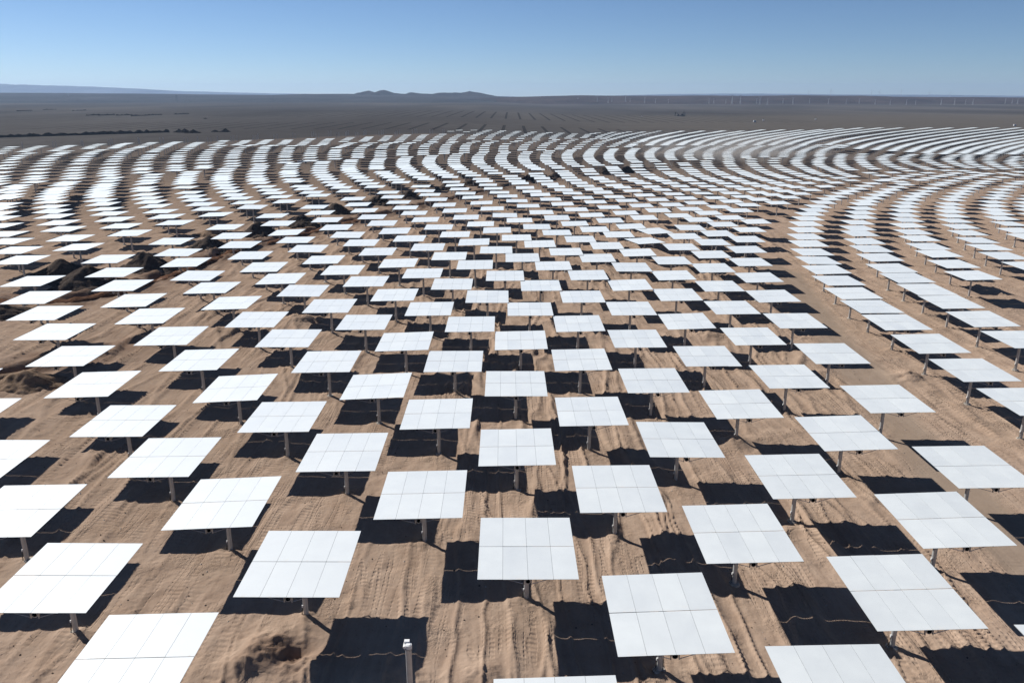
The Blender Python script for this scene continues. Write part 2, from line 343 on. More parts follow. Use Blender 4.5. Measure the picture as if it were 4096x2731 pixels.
# ------------------------------------------------------------------ tables: positions in decimetres, tilts in milliradians, row, place in row, row length
NEAR = """23,309,30,-15,1,1,2 176,336,16,-3,1,2,2 -206,359,21,-1,2,1,1 91,404,34,-1,3,1,2 -139,453,-8,0,4,2,5 10,474,-4,-1,4,3,5 246,428,25,9,3,2,2 -285,435,-10,-10,4,1,5 162,496,25,4,4,4,5 
-69,548,19,-5,5,3,6 83,561,9,7,5,4,6 -217,532,40,1,5,2,6 318,518,33,5,4,5,5 235,586,19,4,5,5,6 -365,517,16,-1,5,1,6 4,636,16,-10,6,4,6 -145,622,12,-5,6,3,6 151,656,-11,-3,6,5,6 
-292,608,11,-7,6,2,6 -72,710,20,-12,7,4,7 391,607,12,9,5,6,6 77,721,15,-18,7,5,7 -218,698,10,-13,7,3,7 309,675,29,0,6,6,6 -440,599,-6,-1,6,1,6 -363,684,3,-12,7,2,7 231,745,21,-1,7,6,7 
4,797,-1,1,9,4,6 -143,784,40,-13,9,3,6 -288,773,46,6,9,2,6 154,812,9,0,9,5,6 389,765,14,2,7,7,7 -521,694,4,20,7,1,7 -67,869,2,-7,11,4,9 81,881,23,4,11,5,9 309,831,8,-4,9,6,6 
-213,862,16,-2,11,3,9 -440,779,26,1,9,1,6 234,901,3,-1,11,6,9 536,762,9,-4,8,1,1 -360,862,24,-2,11,2,9 -134,944,32,-1,12,4,7 11,956,21,7,12,5,7 160,970,7,2,12,6,7 -281,951,-3,-5,12,3,7 
391,918,4,13,11,7,9 -512,870,10,-8,11,1,9 535,862,10,10,10,1,1 -56,1027,6,-11,13,5,10 315,988,6,3,12,7,7 91,1038,19,6,13,6,10 -430,954,15,12,12,2,7 -200,1029,3,-10,13,4,10 
243,1058,29,4,13,7,10 -347,1035,4,3,13,3,10 537,966,17,18,11,8,9 -119,1105,11,-4,14,5,8 26,1112,2,-11,14,6,8 -583,965,-1,-15,12,1,7 175,1124,4,-1,14,7,8 398,1069,6,-1,13,8,10 
-265,1113,7,3,14,4,8 -497,1045,20,10,13,2,10 -38,1184,-4,4,16,6,11 328,1139,9,-2,14,8,8 -411,1122,26,-7,14,3,8 671,991,3,-2,11,9,9 109,1193,6,-7,16,7,11 542,1069,13,11,13,9,10 
-181,1186,15,-3,16,5,11 -645,1052,7,-7,13,1,10 262,1216,13,4,16,8,11 -327,1204,-6,-2,16,4,11 -557,1128,25,4,14,2,8 47,1266,6,-6,17,6,8 -98,1266,-2,5,17,5,8 546,1158,5,-1,15,1,2 
414,1217,22,3,16,9,11 678,1094,20,19,13,10,10 196,1281,33,-3,17,7,8 -241,1276,11,-5,17,4,8 -473,1214,15,-4,16,3,11 346,1283,6,-3,17,8,8 -12,1337,6,6,18,7,14 -706,1136,10,3,14,1,8 
-385,1286,25,9,17,3,8 -155,1346,14,-2,18,6,14 133,1354,17,0,18,8,14 554,1246,17,1,16,10,11 -617,1220,12,0,16,2,11 687,1196,14,12,15,2,2 285,1364,20,-6,18,9,14 -297,1362,15,1,18,5,14 
-528,1298,-7,-3,17,2,8 434,1358,20,-2,18,10,14 -68,1428,12,10,19,5,11 76,1431,10,1,19,6,11 -440,1376,14,15,18,4,14 -209,1431,27,2,19,4,11 221,1431,-5,2,19,7,11 693,1283,5,9,16,11,11 
569,1343,6,-7,18,11,14 -771,1240,17,-3,16,1,11 -675,1313,8,-6,17,1,8 373,1437,12,6,19,8,11 -351,1451,20,0,19,3,11 20,1505,11,14,21,6,12 -121,1508,7,2,21,5,12 -590,1405,18,7,18,3,14 
166,1515,11,7,21,7,12 309,1503,2,-8,21,8,12 705,1376,17,5,18,12,14 585,1440,26,-4,19,9,11 -497,1480,11,3,19,2,11 -265,1541,13,4,21,4,12 461,1502,7,-1,21,9,12 109,1577,10,-1,25,6,8 
-32,1583,3,-5,25,5,8 -739,1423,14,4,18,2,14 255,1583,26,0,25,7,8 -172,1601,14,4,25,4,8 -407,1560,0,3,21,3,12 403,1576,16,0,25,8,8 -641,1496,-6,-5,19,1,11 718,1465,19,7,19,10,11 
841,1409,21,-6,18,13,14 604,1532,-11,-5,21,10,12 -886,1402,13,10,18,1,14 59,1664,18,11,27,5,9 -315,1637,8,1,25,3,8 201,1657,8,6,27,6,9 -81,1672,28,1,27,4,9 -553,1589,5,1,21,2,12 
359,1659,4,-5,27,7,9 494,1643,16,-1,27,8,9 -222,1701,12,-2,27,3,9 -457,1656,7,-7,25,2,8 10,1739,14,-2,31,5,8 151,1736,6,5,31,6,8 627,1627,6,-1,27,9,9 747,1578,25,6,21,11,12 
865,1519,13,1,19,11,11 -851,1533,29,-2,22,2,2 294,1731,5,-18,31,7,8 -702,1613,3,5,21,1,12 -951,1493,9,-3,22,1,2 -363,1733,-7,5,27,2,9 -128,1768,11,-3,31,4,8 443,1729,5,-3,31,8,8 
-605,1691,10,5,25,1,8 -268,1800,21,13,31,3,8 -502,1749,34,-1,27,1,9 1011,1514,10,1,18,14,14 104,1823,6,-10,35,5,8 246,1813,6,7,35,6,8 -35,1841,19,8,35,4,8 398,1807,12,-2,35,7,8 
775,1682,5,9,23,1,2 659,1736,13,7,26,1,1 534,1782,6,10,35,8,8 897,1636,23,1,21,12,12 -919,1630,10,6,29,2,2 -174,1870,2,-4,35,3,8 -410,1835,18,10,31,2,8 -1023,1587,7,-9,29,1,2 
-829,1702,14,7,33,1,1 198,1885,19,2,38,5,8 340,1879,4,4,38,6,8 60,1909,0,2,38,4,8 487,1860,21,8,38,7,8 1028,1625,1,10,20,1,1 -659,1807,9,2,39,1,1 -77,1935,17,-1,38,3,8 -315,1914,7,13,35,2,8 
-557,1877,4,3,31,1,8 805,1785,25,3,28,1,2 922,1729,11,6,23,2,2 690,1838,8,2,38,8,8 294,1948,33,-2,46,8,11 157,1975,20,-4,46,7,11 -1083,1672,12,-10,32,1,1 441,1947,-5,9,46,9,11 
-218,1989,18,4,38,2,8 -891,1794,10,-6,37,2,2 -457,1950,11,5,35,1,8 -996,1745,4,-2,37,1,2 19,2013,14,-7,46,6,11 583,1932,11,-11,46,10,11 -794,1857,15,-6,42,1,1 1060,1734,-2,-8,24,1,1 
-357,2017,11,5,38,1,8 -119,2048,12,5,46,5,11 254,2046,17,3,48,3,3 118,2076,11,17,48,2,3 960,1845,17,-3,28,2,2 730,1950,15,5,46,11,11 846,1907,4,8,34,1,4 -606,1999,16,-4,51,2,2 
540,2019,12,-1,41,1,1 -19,2103,-8,-3,48,1,3 -1056,1835,20,3,44,2,4 -954,1894,17,3,44,3,4 -260,2106,13,-7,46,4,11 -853,1950,25,0,44,4,4 -1161,1784,25,-7,44,1,4 -503,2072,20,-2,54,1,1 
1092,1836,-4,3,30,1,2 -750,2002,24,-9,51,1,2 354,2117,14,11,53,6,9 497,2099,15,-1,53,7,9 216,2147,20,-5,53,5,9 -398,2136,26,-2,46,3,11 -157,2175,23,4,60,4,4 81,2181,3,4,53,4,9 
645,2088,19,4,53,8,9 881,2002,13,-3,36,1,1 998,1952,16,4,34,2,4 771,2064,13,3,53,9,9 459,2177,7,-6,59,7,8 -905,2037,9,-10,52,4,4 -1013,1989,10,-5,52,3,4 -297,2213,10,-1,60,3,4 
318,2210,22,-1,59,6,8 -1122,1936,13,4,52,2,4 -56,2237,21,0,53,3,9 596,2157,20,-2,59,8,8 -806,2100,7,-2,56,1,1 -544,2185,5,-2,46,2,11 -1234,1897,3,0,52,1,4 1137,1957,2,5,34,3,4 
183,2260,11,1,59,5,8 -706,2156,-9,7,46,1,11 1263,1917,20,7,30,2,2 -439,2261,21,1,60,2,4 -196,2296,21,5,53,2,9 928,2115,0,-1,43,1,1 559,2250,16,3,66,8,8 47,2319,8,-7,59,4,8 
816,2174,8,-2,47,1,1 1045,2076,21,-2,40,1,3 422,2286,9,13,66,7,8 -1064,2072,14,-15,57,3,5 -1177,2025,-13,6,57,2,5 -962,2137,27,5,57,4,5 286,2331,1,-6,66,6,8 -857,2189,14,3,57,5,5 
-333,2333,8,-11,53,1,9 -1287,1976,4,5,57,1,5 -91,2367,29,0,59,3,8 -754,2246,22,-8,65,1,1 -651,2292,28,4,60,1,4 1185,2077,13,3,40,2,3 152,2388,25,1,66,5,8 525,2338,1,-1,63,6,8 
1303,2024,24,6,34,4,4 670,2330,15,-2,63,7,8 391,2396,17,1,63,5,8 -231,2424,5,3,59,2,8 860,2282,11,-10,63,8,8 -478,2392,20,6,69,1,1 15,2441,0,-9,66,4,8 -1228,2110,3,-10,64,1,4 
-1120,2172,18,3,64,2,4 -1013,2225,19,7,64,3,4 989,2238,11,-4,49,1,1 -905,2277,1,-10,64,4,4 1100,2195,0,1,45,1,2 -1342,2066,16,-1,58,1,1 -804,2340,3,-5,71,1,1 259,2465,17,-4,63,4,8 
491,2440,6,4,61,1,2 631,2411,-6,-8,61,2,2 -370,2465,3,3,59,1,8 -701,2396,24,-6,72,1,1 -124,2507,28,-5,66,3,8 122,2507,2,1,63,3,8 1237,2200,2,-4,45,2,2 -598,2456,13,-9,74,1,1 
-1167,2253,-3,0,70,2,5 -1059,2310,15,-4,70,3,5 -950,2360,12,7,70,4,5 -1376,2146,7,0,62,1,1 -1283,2206,16,-11,70,1,5 910,2384,3,5,55,1,2 365,2526,10,-5,68,2,2 1365,2161,-14,6,40,3,3 
-844,2415,12,4,70,5,5 1035,2347,8,0,55,2,2 -263,2553,12,-6,66,2,8 -15,2567,8,-2,63,2,8 583,2509,8,4,67,2,3 1147,2310,3,6,50,1,1 230,2578,16,-4,68,1,2 741,2490,5,-3,67,3,3 
-745,2490,10,-5,75,1,1 -637,2532,8,1,76,1,1 -402,2588,13,-1,66,1,8 472,2576,17,2,67,1,3 -153,2620,-2,-3,63,1,8 -1214,2340,14,-7,73,1,1 """
FAR = """-1324,2281 94,2639 -1105,2400 -535,2597 338,2631 -887,2503 1294,2320 -998,2463 -1471,2219 963,2493 -42,2676 -292,2664 714,2584 -782,2567 1090,2466 1422,2291 -1246,2404 579,2650 -1456,2290 
1207,2431 862,2574 -680,2629 -1361,2353 206,2713 69,2737 452,2714 -181,2753 -930,2600 -577,2701 -1158,2511 689,2686 -1277,2474 -1488,2354 -826,2664 317,2772 1354,2442 -1394,2420 830,2669 
-473,2757 -714,2708 -66,2805 1030,2624 -1070,2613 183,2820 1483,2411 -321,2812 565,2782 -614,2782 -1194,2587 1155,2606 1269,2557 -1308,2539 -970,2689 799,2754 47,2867 -1423,2491 -1535,2440 
1593,2405 433,2858 -206,2884 296,2883 -509,2853 -878,2775 -1596,2436 679,2839 1416,2561 -88,2934 -1449,2556 -1338,2616 967,2778 -649,2874 163,2944 -1121,2733 -1007,2776 1539,2521 1097,2748 
-779,2859 1210,2706 -408,2938 790,2876 -1580,2530 552,2934 1334,2677 -1248,2725 -910,2862 935,2856 -547,2961 276,3000 413,2988 -1367,2689 -228,3009 1659,2530 31,3032 -1150,2811 144,3036 
-806,2932 665,2968 -1494,2657 -684,2970 -1042,2871 -440,3029 905,2931 1485,2686 -932,2925 -1619,2613 -106,3077 1163,2857 393,3069 534,3050 -1284,2822 776,3002 1282,2828 1616,2659 -332,3098 
-1177,2888 1061,2934 -582,3067 20,3126 -1521,2734 -1067,2943 -1412,2797 263,3124 -715,3062 1412,2811 1720,2638 -1717,2654 -847,3051 130,3164 -472,3134 -966,3024 -123,3173 656,3116 896,3064 
-361,3177 -1642,2745 1034,3027 -610,3148 -1093,3019 -1210,2982 -1328,2941 -743,3147 -249,3224 5,3237 1243,2993 771,3151 -496,3207 526,3204 -1455,2908 386,3229 1686,2782 1580,2848 -874,3143 
251,3253 1366,2965 -1773,2752 -1582,2882 1795,2757 1023,3135 883,3179 -1003,3145 124,3299 -638,3239 1490,2947 -388,3284 645,3247 -1125,3122 -1704,2856 1170,3117 -275,3319 -523,3290 -895,3209 
-775,3244 -1247,3093 -161,3332 -1370,3058 513,3312 -8,3359 372,3343 764,3282 1316,3110 -411,3352 242,3370 -1519,3018 -1828,2842 -666,3323 1010,3244 1658,2972 -1637,2987 110,3409 1772,2915 
-545,3370 -914,3290 637,3366 -300,3415 1452,3105 1877,2874 -1755,2951 1154,3241 -1041,3280 886,3326 -1278,3196 -803,3348 -183,3441 -1162,3249 502,3418 365,3436 1579,3082 -688,3401 -1454,3154 
-438,3453 -72,3485 -1887,2940 -319,3488 -1574,3131 242,3500 1134,3324 763,3432 1006,3371 -206,3513 624,3469 -1694,3102 106,3536 1849,3017 -704,3468 1409,3253 -1369,3274 1740,3096 -948,3429 
879,3449 -829,3467 -1073,3404 1960,2987 -1195,3371 1308,3332 -593,3531 -460,3556 -1830,3094 1547,3255 619,3555 -343,3592 25,3616 239,3610 -722,3546 1671,3212 494,3588 -1515,3290 -95,3623 
-1625,3240 767,3544 1139,3447 360,3618 1001,3495 -230,3640 -608,3603 -1309,3412 -479,3636 877,3567 -974,3554 -1422,3400 -853,3586 1928,3145 -1764,3241 1822,3212 -1101,3527 -1989,3122 
-361,3686 -1548,3366 -741,3643 1288,3495 13,3725 -1225,3522 752,3658 233,3729 -497,3709 625,3691 -246,3736 1512,3425 -623,3695 1141,3577 -1345,3509 -116,3760 490,3735 1015,3629 -375,3758 
-1691,3380 1648,3410 1766,3355 122,3790 -1925,3271 364,3784 879,3700 -1001,3681 -511,3781 -1470,3522 -260,3808 -1143,3642 -879,3720 -758,3756 -8,3839 1006,3709 -1830,3379 1909,3337 1276,3629 
1444,3573 755,3779 -391,3835 2029,3283 107,3866 -135,3868 -641,3818 1145,3701 -1273,3660 624,3835 -273,3878 -1625,3544 -1057,3759 -526,3880 498,3887 -895,3816 226,3919 367,3909 881,3831 
-2106,3330 1742,3544 -26,3951 1624,3602 -1414,3691 -776,3878 -406,3935 97,3967 763,3894 1146,3808 1436,3712 -658,3933 1285,3778 -286,3981 -1779,3573 -156,3991 1015,3864 1882,3524 -972,3887 
2011,3467 -1201,3826 -2028,3467 -539,3989 506,4008 2140,3429 218,4036 -793,3972 -1329,3826 634,4002 -418,4031 87,4052 -1560,3741 -40,4069 -1692,3702 1428,3814 899,3975 1591,3752 -1105,3928 
-2206,3433 -1936,3596 1149,3920 -669,4031 1290,3880 1790,3683 -168,4097 336,4090 -296,4104 -884,4022 1963,3622 -549,4089 1029,4007 1737,3757 -2200,3506 512,4119 -426,4132 -1484,3884 774,4087 
2111,3603 76,4175 -1251,3989 1292,3980 -1857,3751 202,4182 -177,4188 -51,4194 -2109,3628 1433,3947 -678,4145 -1019,4075 1588,3890 915,4101 1165,4042 1792,3807 -1618,3894 320,4215 -558,4193 
2256,3583 454,4220 -306,4234 -1392,4015 652,4207 -799,4184 -433,4238 1938,3795 2063,3744 -1158,4119 1039,4155 -1773,3902 -2023,3780 -923,4192 2192,3703 194,4300 69,4306 -184,4305 -58,4311 
1574,4027 1886,3893 921,4227 1308,4126 -1292,4131 1177,4166 -1540,4046 794,4262 1450,4091 -2300,3689 1695,4004 -1920,3902 316,4340 -562,4316 445,4339 2352,3683 -313,4361 -1061,4244 -704,4319 
-439,4355 -2192,3800 -1435,4148 673,4337 -1679,4057 2034,3893 -824,4315 66,4405 -1192,4246 189,4409 -2075,3902 573,4382 -188,4423 -953,4334 -1827,4046 -62,4440 2178,3871 1062,4316 1583,4164 
1865,4049 2297,3829 -1329,4265 1192,4307 1972,4013 1710,4134 1463,4231 315,4466 445,4458 1329,4281 -1593,4197 -606,4460 -441,4485 -1093,4378 -726,4458 -847,4437 65,4522 -1727,4181 -1475,4282 
-317,4519 570,4499 2131,4004 190,4537 -1997,4085 825,4473 -2397,3866 -2262,3954 959,4454 -190,4554 -62,4559 2262,3959 -1233,4410 1606,4299 -986,4485 -501,4565 2069,4104 446,4577 -620,4558 
1729,4264 318,4592 -1885,4204 705,4557 1880,4213 2415,3937 1091,4488 1483,4374 -2157,4090 67,4644 -1122,4512 -1639,4353 2223,4086 568,4617 1359,4449 -747,4592 -1381,4448 1232,4514 195,4678 
2012,4237 2363,4058 -2460,4002 -316,4689 -877,4619 -59,4704 -185,4701 980,4602 -1527,4461 449,4695 -2059,4246 -1795,4367 1635,4434 -517,4699 -396,4712 323,4718 1754,4393 -1012,4625 -637,4693 
705,4684 2185,4213 831,4676 -1271,4578 -2350,4147 575,4734 1510,4533 72,4786 2317,4189 -767,4728 -1415,4580 -1682,4493 1129,4673 1874,4437 -2234,4276 202,4822 2572,4086 1395,4628 -1162,4693 
457,4814 2466,4165 -1030,4731 1268,4681 -54,4850 -179,4850 -286,4845 2155,4350 330,4844 1777,4523 1659,4569 713,4812 -2531,4158 -655,4826 -532,4847 -905,4797 -1981,4462 837,4809 583,4851 
-1576,4626 -2119,4405 2437,4237 -408,4874 -2400,4276 2573,4189 2025,4489 -1316,4757 1542,4695 -1862,4580 1902,4571 466,4933 84,4959 -1454,4746 -2288,4405 212,4960 2369,4376 -1733,4667 
339,4969 1799,4652 2177,4492 724,4939 974,4898 1429,4786 -173,4992 -40,4995 1684,4705 -2432,4367 1173,4860 2450,4360 596,4968 -417,4997 850,4943 1304,4845 -2021,4594 -2162,4534 -799,4959 
2320,4463 -1203,4887 -296,5030 -674,4995 -1069,4935 -2595,4336 2709,4276 -925,4977 -1345,4883 2059,4636 479,5051 -2321,4514 1934,4703 1108,4965 -553,5066 -1624,4831 -1492,4878 351,5095 
100,5109 -55,5116 1825,4781 739,5066 609,5085 -2749,4324 992,5033 2205,4632 1716,4839 -1910,4768 -2060,4718 866,5076 231,5145 -2489,4514 -1067,5057 2355,4606 -179,5171 -1777,4862 1603,4928 
-690,5138 493,5169 -2217,4697 -430,5177 -2354,4634 1354,5023 -818,5139 1485,4993 2657,4489 -305,5212 1973,4834 2103,4780 367,5219 -2575,4560 625,5201 756,5193 1246,5098 -2711,4494 1866,4906 
-1522,5026 1129,5130 2495,4623 -941,5169 -1243,5112 1010,5169 2757,4489 -1381,5085 1754,4971 2243,4771 -568,5252 886,5209 2608,4595 67,5290 -1658,5031 -1071,5192 250,5304 509,5287 -1963,4938 
2382,4752 -57,5319 -1507,5115 -2239,4840 -2108,4900 -2844,4516 -1349,5177 -703,5307 642,5317 -832,5293 385,5344 2019,4963 2703,4629 -2367,4811 -183,5363 -2492,4753 -2622,4683 -1227,5227 
-1814,5054 2150,4924 778,5318 -312,5367 1911,5029 -2763,4617 -440,5370 1665,5125 195,5387 -1645,5136 1275,5241 1403,5210 -948,5317 1035,5303 2535,4773 2889,4568 1799,5101 2284,4908 2809,4629 
909,5341 1157,5294 2957,4542 2643,4738 525,5405 -1997,5054 -1078,5333 -577,5410 -1750,5154 1550,5218 -2141,5011 -1879,5118 -2271,4960 2415,4895 -2401,4908 -1492,5262 664,5433 75,5476 
-1242,5335 404,5468 -2535,4863 2069,5090 -2670,4806 -1373,5325 800,5444 2748,4768 -835,5444 1959,5152 -2816,4740 -1631,5274 -57,5521 2201,5066 1430,5350 1305,5384 -316,5531 1059,5438 
-712,5497 1850,5229 544,5522 -2938,4708 323,5541 933,5473 2951,4703 -2031,5170 2578,4922 2335,5042 3020,4664 2865,4769 -2174,5122 -2435,5005 -1770,5278 2688,4878 -445,5554 -943,5492 
1555,5355 -1078,5472 1193,5456 686,5548 -1514,5387 -186,5594 1738,5322 -2309,5104 -2578,4973 2461,5036 -575,5586 -1912,5289 -813,5566 -2714,4929 826,5569 2121,5217 -1268,5489 -1655,5391 
209,5639 2014,5271 -2863,4865 -1398,5472 2797,4907 562,5640 -2470,5102 2251,5208 -2059,5288 1087,5572 1463,5487 -2205,5234 -700,5641 1902,5356 1340,5525 961,5604 -1791,5402 85,5692 3084,4786 
-53,5694 456,5677 2383,5177 3015,4837 1589,5480 708,5663 2626,5069 2923,4907 2737,5016 -315,5707 -2614,5086 1709,5461 -1538,5513 343,5719 -1165,5615 -2349,5247 1231,5618 2513,5174 -2756,5054 
852,5695 -1680,5508 1835,5461 -3031,4900 2173,5343 -2500,5200 -798,5716 2068,5391 -2906,4991 -440,5764 583,5752 -1042,5689 -1295,5644 -2231,5347 2860,5039 -2087,5406 -182,5792 -1422,5619 
-1951,5459 1953,5461 -558,5781 -916,5736 1117,5705 -1819,5524 993,5734 1497,5625 730,5779 2311,5347 3150,4906 1375,5667 -2646,5200 1622,5606 2438,5309 3081,4970 -1563,5638 1748,5586 
2789,5153 2989,5042 2678,5215 -2516,5301 228,5868 -1702,5625 880,5819 1878,5586 -2391,5389 102,5899 2579,5306 2226,5469 -2257,5460 -299,5904 1274,5778 365,5908 2106,5532 -579,5892 -1188,5804 
-689,5886 -39,5930 -1056,5836 -424,5918 1999,5591 -1847,5647 2926,5171 490,5922 -1444,5766 -1316,5799 1150,5838 1026,5864 -811,5899 1536,5762 1660,5729 -1998,5628 2372,5485 1414,5807 
-1588,5763 -930,5912 1786,5712 2504,5436 -166,5991 -1722,5742 3161,5095 2858,5282 3060,5174 909,5944 -452,5998 616,5984 2751,5352 1921,5711 2282,5594 2651,5436 2156,5656 253,6069 -1201,5955 
2045,5722 -1070,5983 1320,5938 1192,5968 1060,5994 2995,5300 741,6047 -1467,5914 1698,5853 -1335,5955 1575,5898 3295,5140 -270,6101 -697,6069 1830,5836 1454,5948 2437,5621 2576,5560 126,6133 
-582,6108 -824,6083 3245,5218 2933,5409 1968,5834 -946,6087 3138,5302 2826,5488 2339,5718 2205,5780 528,6167 2732,5559 881,6132 16,6211 2095,5851 -132,6214 1094,6124 1235,6098 1743,5975 
-456,6207 -1086,6130 401,6213 3067,5429 3371,5255 1621,6032 1874,5960 1373,6096 655,6214 1499,6086 2654,5680 2503,5757 -1226,6166 2017,5957 -706,6251 3330,5339 284,6287 788,6244 3020,5526 
3218,5429 2254,5904 -836,6267 2903,5622 -962,6262 2816,5680 -585,6324 1787,6096 2145,5980 1281,6227 159,6359 920,6304 -1102,6277 1924,6081 3143,5555 -194,6385 1667,6166 52,6392 1547,6224 
1426,6253 -326,6409 2071,6077 -460,6417 568,6411 3415,5461 3110,5643 2309,6025 439,6440 3300,5555 -716,6434 963,6402 1837,6216 697,6445 2981,5757 2205,6105 1328,6355 834,6442 -847,6451 
1977,6201 -979,6437 1719,6298 3219,5680 325,6524 3082,5769 960,6475 2124,6198 1596,6361 -590,6539 1098,6486 1483,6410 2367,6145 -59,6592 196,6600 3014,5878 1889,6334 3382,5680 3311,5741 
2265,6230 -190,6630 3136,5848 2033,6320 -457,6626 -724,6616 -328,6650 3244,5820 1771,6430 1121,6579 2944,5990 2183,6316 612,6655 1236,6572 -857,6635 881,6639 3067,5958 1651,6497 486,6688 
744,6674 2426,6264 1002,6645 3367,5819 3190,5928 1942,6452 70,6741 1542,6565 2871,6107 3554,5741 3300,5898 2329,6352 2090,6438 1144,6672 2996,6071 -594,6755 1261,6665 3490,5818 368,6777 
3120,6038 1378,6661 -51,6807 1836,6556 2243,6434 3676,5741 3424,5896 2794,6227 3244,6007 -729,6799 2921,6188 1705,6632 3613,5817 2495,6378 -454,6836 3355,5976 203,6860 2002,6567 1167,6765 
3047,6152 -185,6875 1287,6758 3549,5894 3173,6118 1052,6814 933,6834 1405,6753 -319,6891 2149,6556 2394,6475 2715,6351 1604,6719 3736,5816 3481,5974 2843,6309 1524,6752 3298,6086 659,6899 
2971,6270 3673,5892 2303,6552 345,6938 799,6901 1902,6682 3411,6055 3099,6233 1190,6859 537,6954 1312,6850 3607,5971 2563,6493 3226,6199 2061,6682 1433,6845 2632,6480 -594,6971 2762,6435 
3797,5890 3538,6051 86,7009 2892,6392 1667,6815 1553,6844 3352,6166 -43,7022 2214,6670 3021,6352 3732,5968 2460,6596 3466,6133 1795,6815 3150,6314 1216,6951 -449,7045 221,7064 1107,6981 
1337,6943 3665,6047 2366,6668 1923,6815 3279,6279 2545,6614 1460,6937 2810,6518 988,7030 3857,5965 3595,6128 2941,6475 1699,6905 2631,6607 1582,6935 3407,6244 2052,6815 490,7103 -175,7120 
3072,6434 3791,6043 -309,7132 3522,6211 1830,6905 1117,7056 3202,6395 1241,7044 2180,6815 2279,6784 1364,7035 3723,6124 857,7117 365,7163 715,7140 2529,6716 1960,6904 3333,6358 1487,7029 
2724,6649 2857,6602 3918,6039 3652,6205 2429,6784 2990,6557 1732,6996 3464,6322 1611,7027 2089,6903 3122,6516 3851,6119 3581,6287 -21,7236 1864,6994 1162,7148 2699,6722 3255,6475 1266,7136 
2219,6903 815,7211 1392,7127 3781,6200 1996,6993 239,7268 3388,6436 111,7277 1516,7121 2770,6733 2905,6685 2349,6902 3978,6114 3712,6281 1016,7228 3039,6640 1764,7086 3521,6399 1640,7118 
2127,6992 2472,6879 2598,6836 3174,6596 3910,6194 3639,6364 1899,7084 1168,7241 3310,6554 1293,7229 2258,6990 646,7318 3842,6274 1419,7219 911,7304 522,7346 -156,7365 2032,7082 3444,6514 
2679,6869 2767,6836 1546,7212 -292,7373 782,7339 2952,6768 2390,6989 4039,6188 3771,6356 3090,6721 391,7388 1797,7176 3578,6476 1672,7209 2165,7080 2514,6965 3228,6676 3972,6267 3697,6440 
1934,7173 1194,7333 3364,6633 1321,7320 2297,7078 0,7450 3903,6348 1447,7311 2069,7171 3500,6592 2724,6954 2862,6901 1575,7303 261,7472 3003,6850 2431,7076 4102,6261 3831,6431 864,7439 
3142,6802 1833,7265 3635,6553 1705,7299 2202,7168 2557,7051 3281,6756 4035,6340 3756,6516 1972,7261 1221,7425 3419,6712 1077,7456 1350,7412 2336,7166 144,7543 3964,6422 1478,7402 964,7491 
2108,7258 3556,6670 2769,7039 2912,6984 1605,7395 3053,6932 2472,7162 684,7547 4166,6333 3891,6506 -423,7571 3194,6882 1869,7354 3692,6631 1739,7389 -569,7572 2242,7256 2599,7137 3334,6836 
554,7588 -133,7609 4097,6413 3814,6592 -273,7614 2010,7349 1248,7517 812,7579 423,7611 3473,6791 1379,7503 2377,7253 4025,6496 1509,7493 2148,7345 3612,6748 2817,7122 2961,7066 1639,7485 
19,7665 3104,7013 2514,7249 4229,6405 3950,6581 283,7675 3246,6963 1905,7443 3752,6705 1773,7479 2283,7343 2643,7223 3388,6915 4159,6487 3875,6667 2048,7438 1276,7609 912,7667 3529,6869 
1408,7595 2419,7339 4086,6570 1540,7583 1014,7679 2188,7433 3672,6824 2865,7205 1676,7573 3010,7149 3155,7095 2559,7334 1139,7683 4292,6477 4012,6655 3298,7044 1943,7531 3813,6780 1811,7567 
2324,7429 2689,7307 3443,6994 4221,6560 3937,6740 2088,7525 719,7777 1304,7701 180,7809 3588,6945 1438,7686 2462,7425 4148,6644 1571,7674 2228,7520 3732,6898 455,7835 2913,7289 1713,7662 
3060,7231 588,7830 -111,7853 -252,7854 3205,7176 2603,7419 857,7816 4075,6727 4356,6549 3354,7122 1984,7618 3875,6854 1849,7655 39,7879 2365,7516 2735,7391 -511,7865 320,7876 3501,7070 
4284,6632 3999,6813 2131,7611 1332,7793 3647,7021 1469,7777 2504,7511 4213,6715 1605,7764 2273,7605 3792,6973 1065,7867 2960,7372 1750,7750 3110,7312 963,7895 3261,7255 2647,7504 4139,6799 
4419,6621 3410,7200 2025,7705 3936,6928 1887,7743 2409,7602 2781,7475 3558,7147 4350,6702 4062,6886 -373,7986 2174,7696 1205,7910 1360,7885 3706,7097 1499,7868 2547,7597 4278,6785 1640,7853 
2318,7690 3852,7048 3011,7453 1789,7838 3164,7392 749,8008 3316,7333 2692,7589 4203,6871 4486,6690 3467,7277 2066,7792 3997,7002 1926,7831 2454,7686 2827,7560 489,8058 216,8075 3616,7224 
371,8074 4416,6772 4124,6959 2217,7782 61,8093 622,8071 1390,7976 -230,8095 -90,8098 3764,7173 913,8051 1529,7959 2595,7680 4343,6856 1676,7942 2362,7775 3912,7123 1120,8054 3064,7534 
1829,7925 3218,7471 3371,7412 2741,7672 4266,6943 4553,6758 3523,7355 2108,7878 4058,7076 1967,7917 2500,7770 2878,7641 3674,7301 4482,6841 4186,7032 1024,8121 2262,7867 1421,8067 3823,7248 
1560,8050 2642,7764 4408,6927 1711,8032 2408,7859 3972,7198 3116,7614 1868,8013 3272,7551 1271,8136 3426,7490 2790,7754 4330,7014 4621,6827 2151,7964 3580,7433 4120,7149 2008,8004 2546,7855 
2929,7723 3732,7377 819,8230 4548,6911 4249,7104 2308,7952 1452,8158 3883,7324 1596,8139 2689,7848 4473,6997 1749,8120 2455,7943 4034,7271 3169,7694 1908,8100 1179,8239 3326,7630 3482,7569 
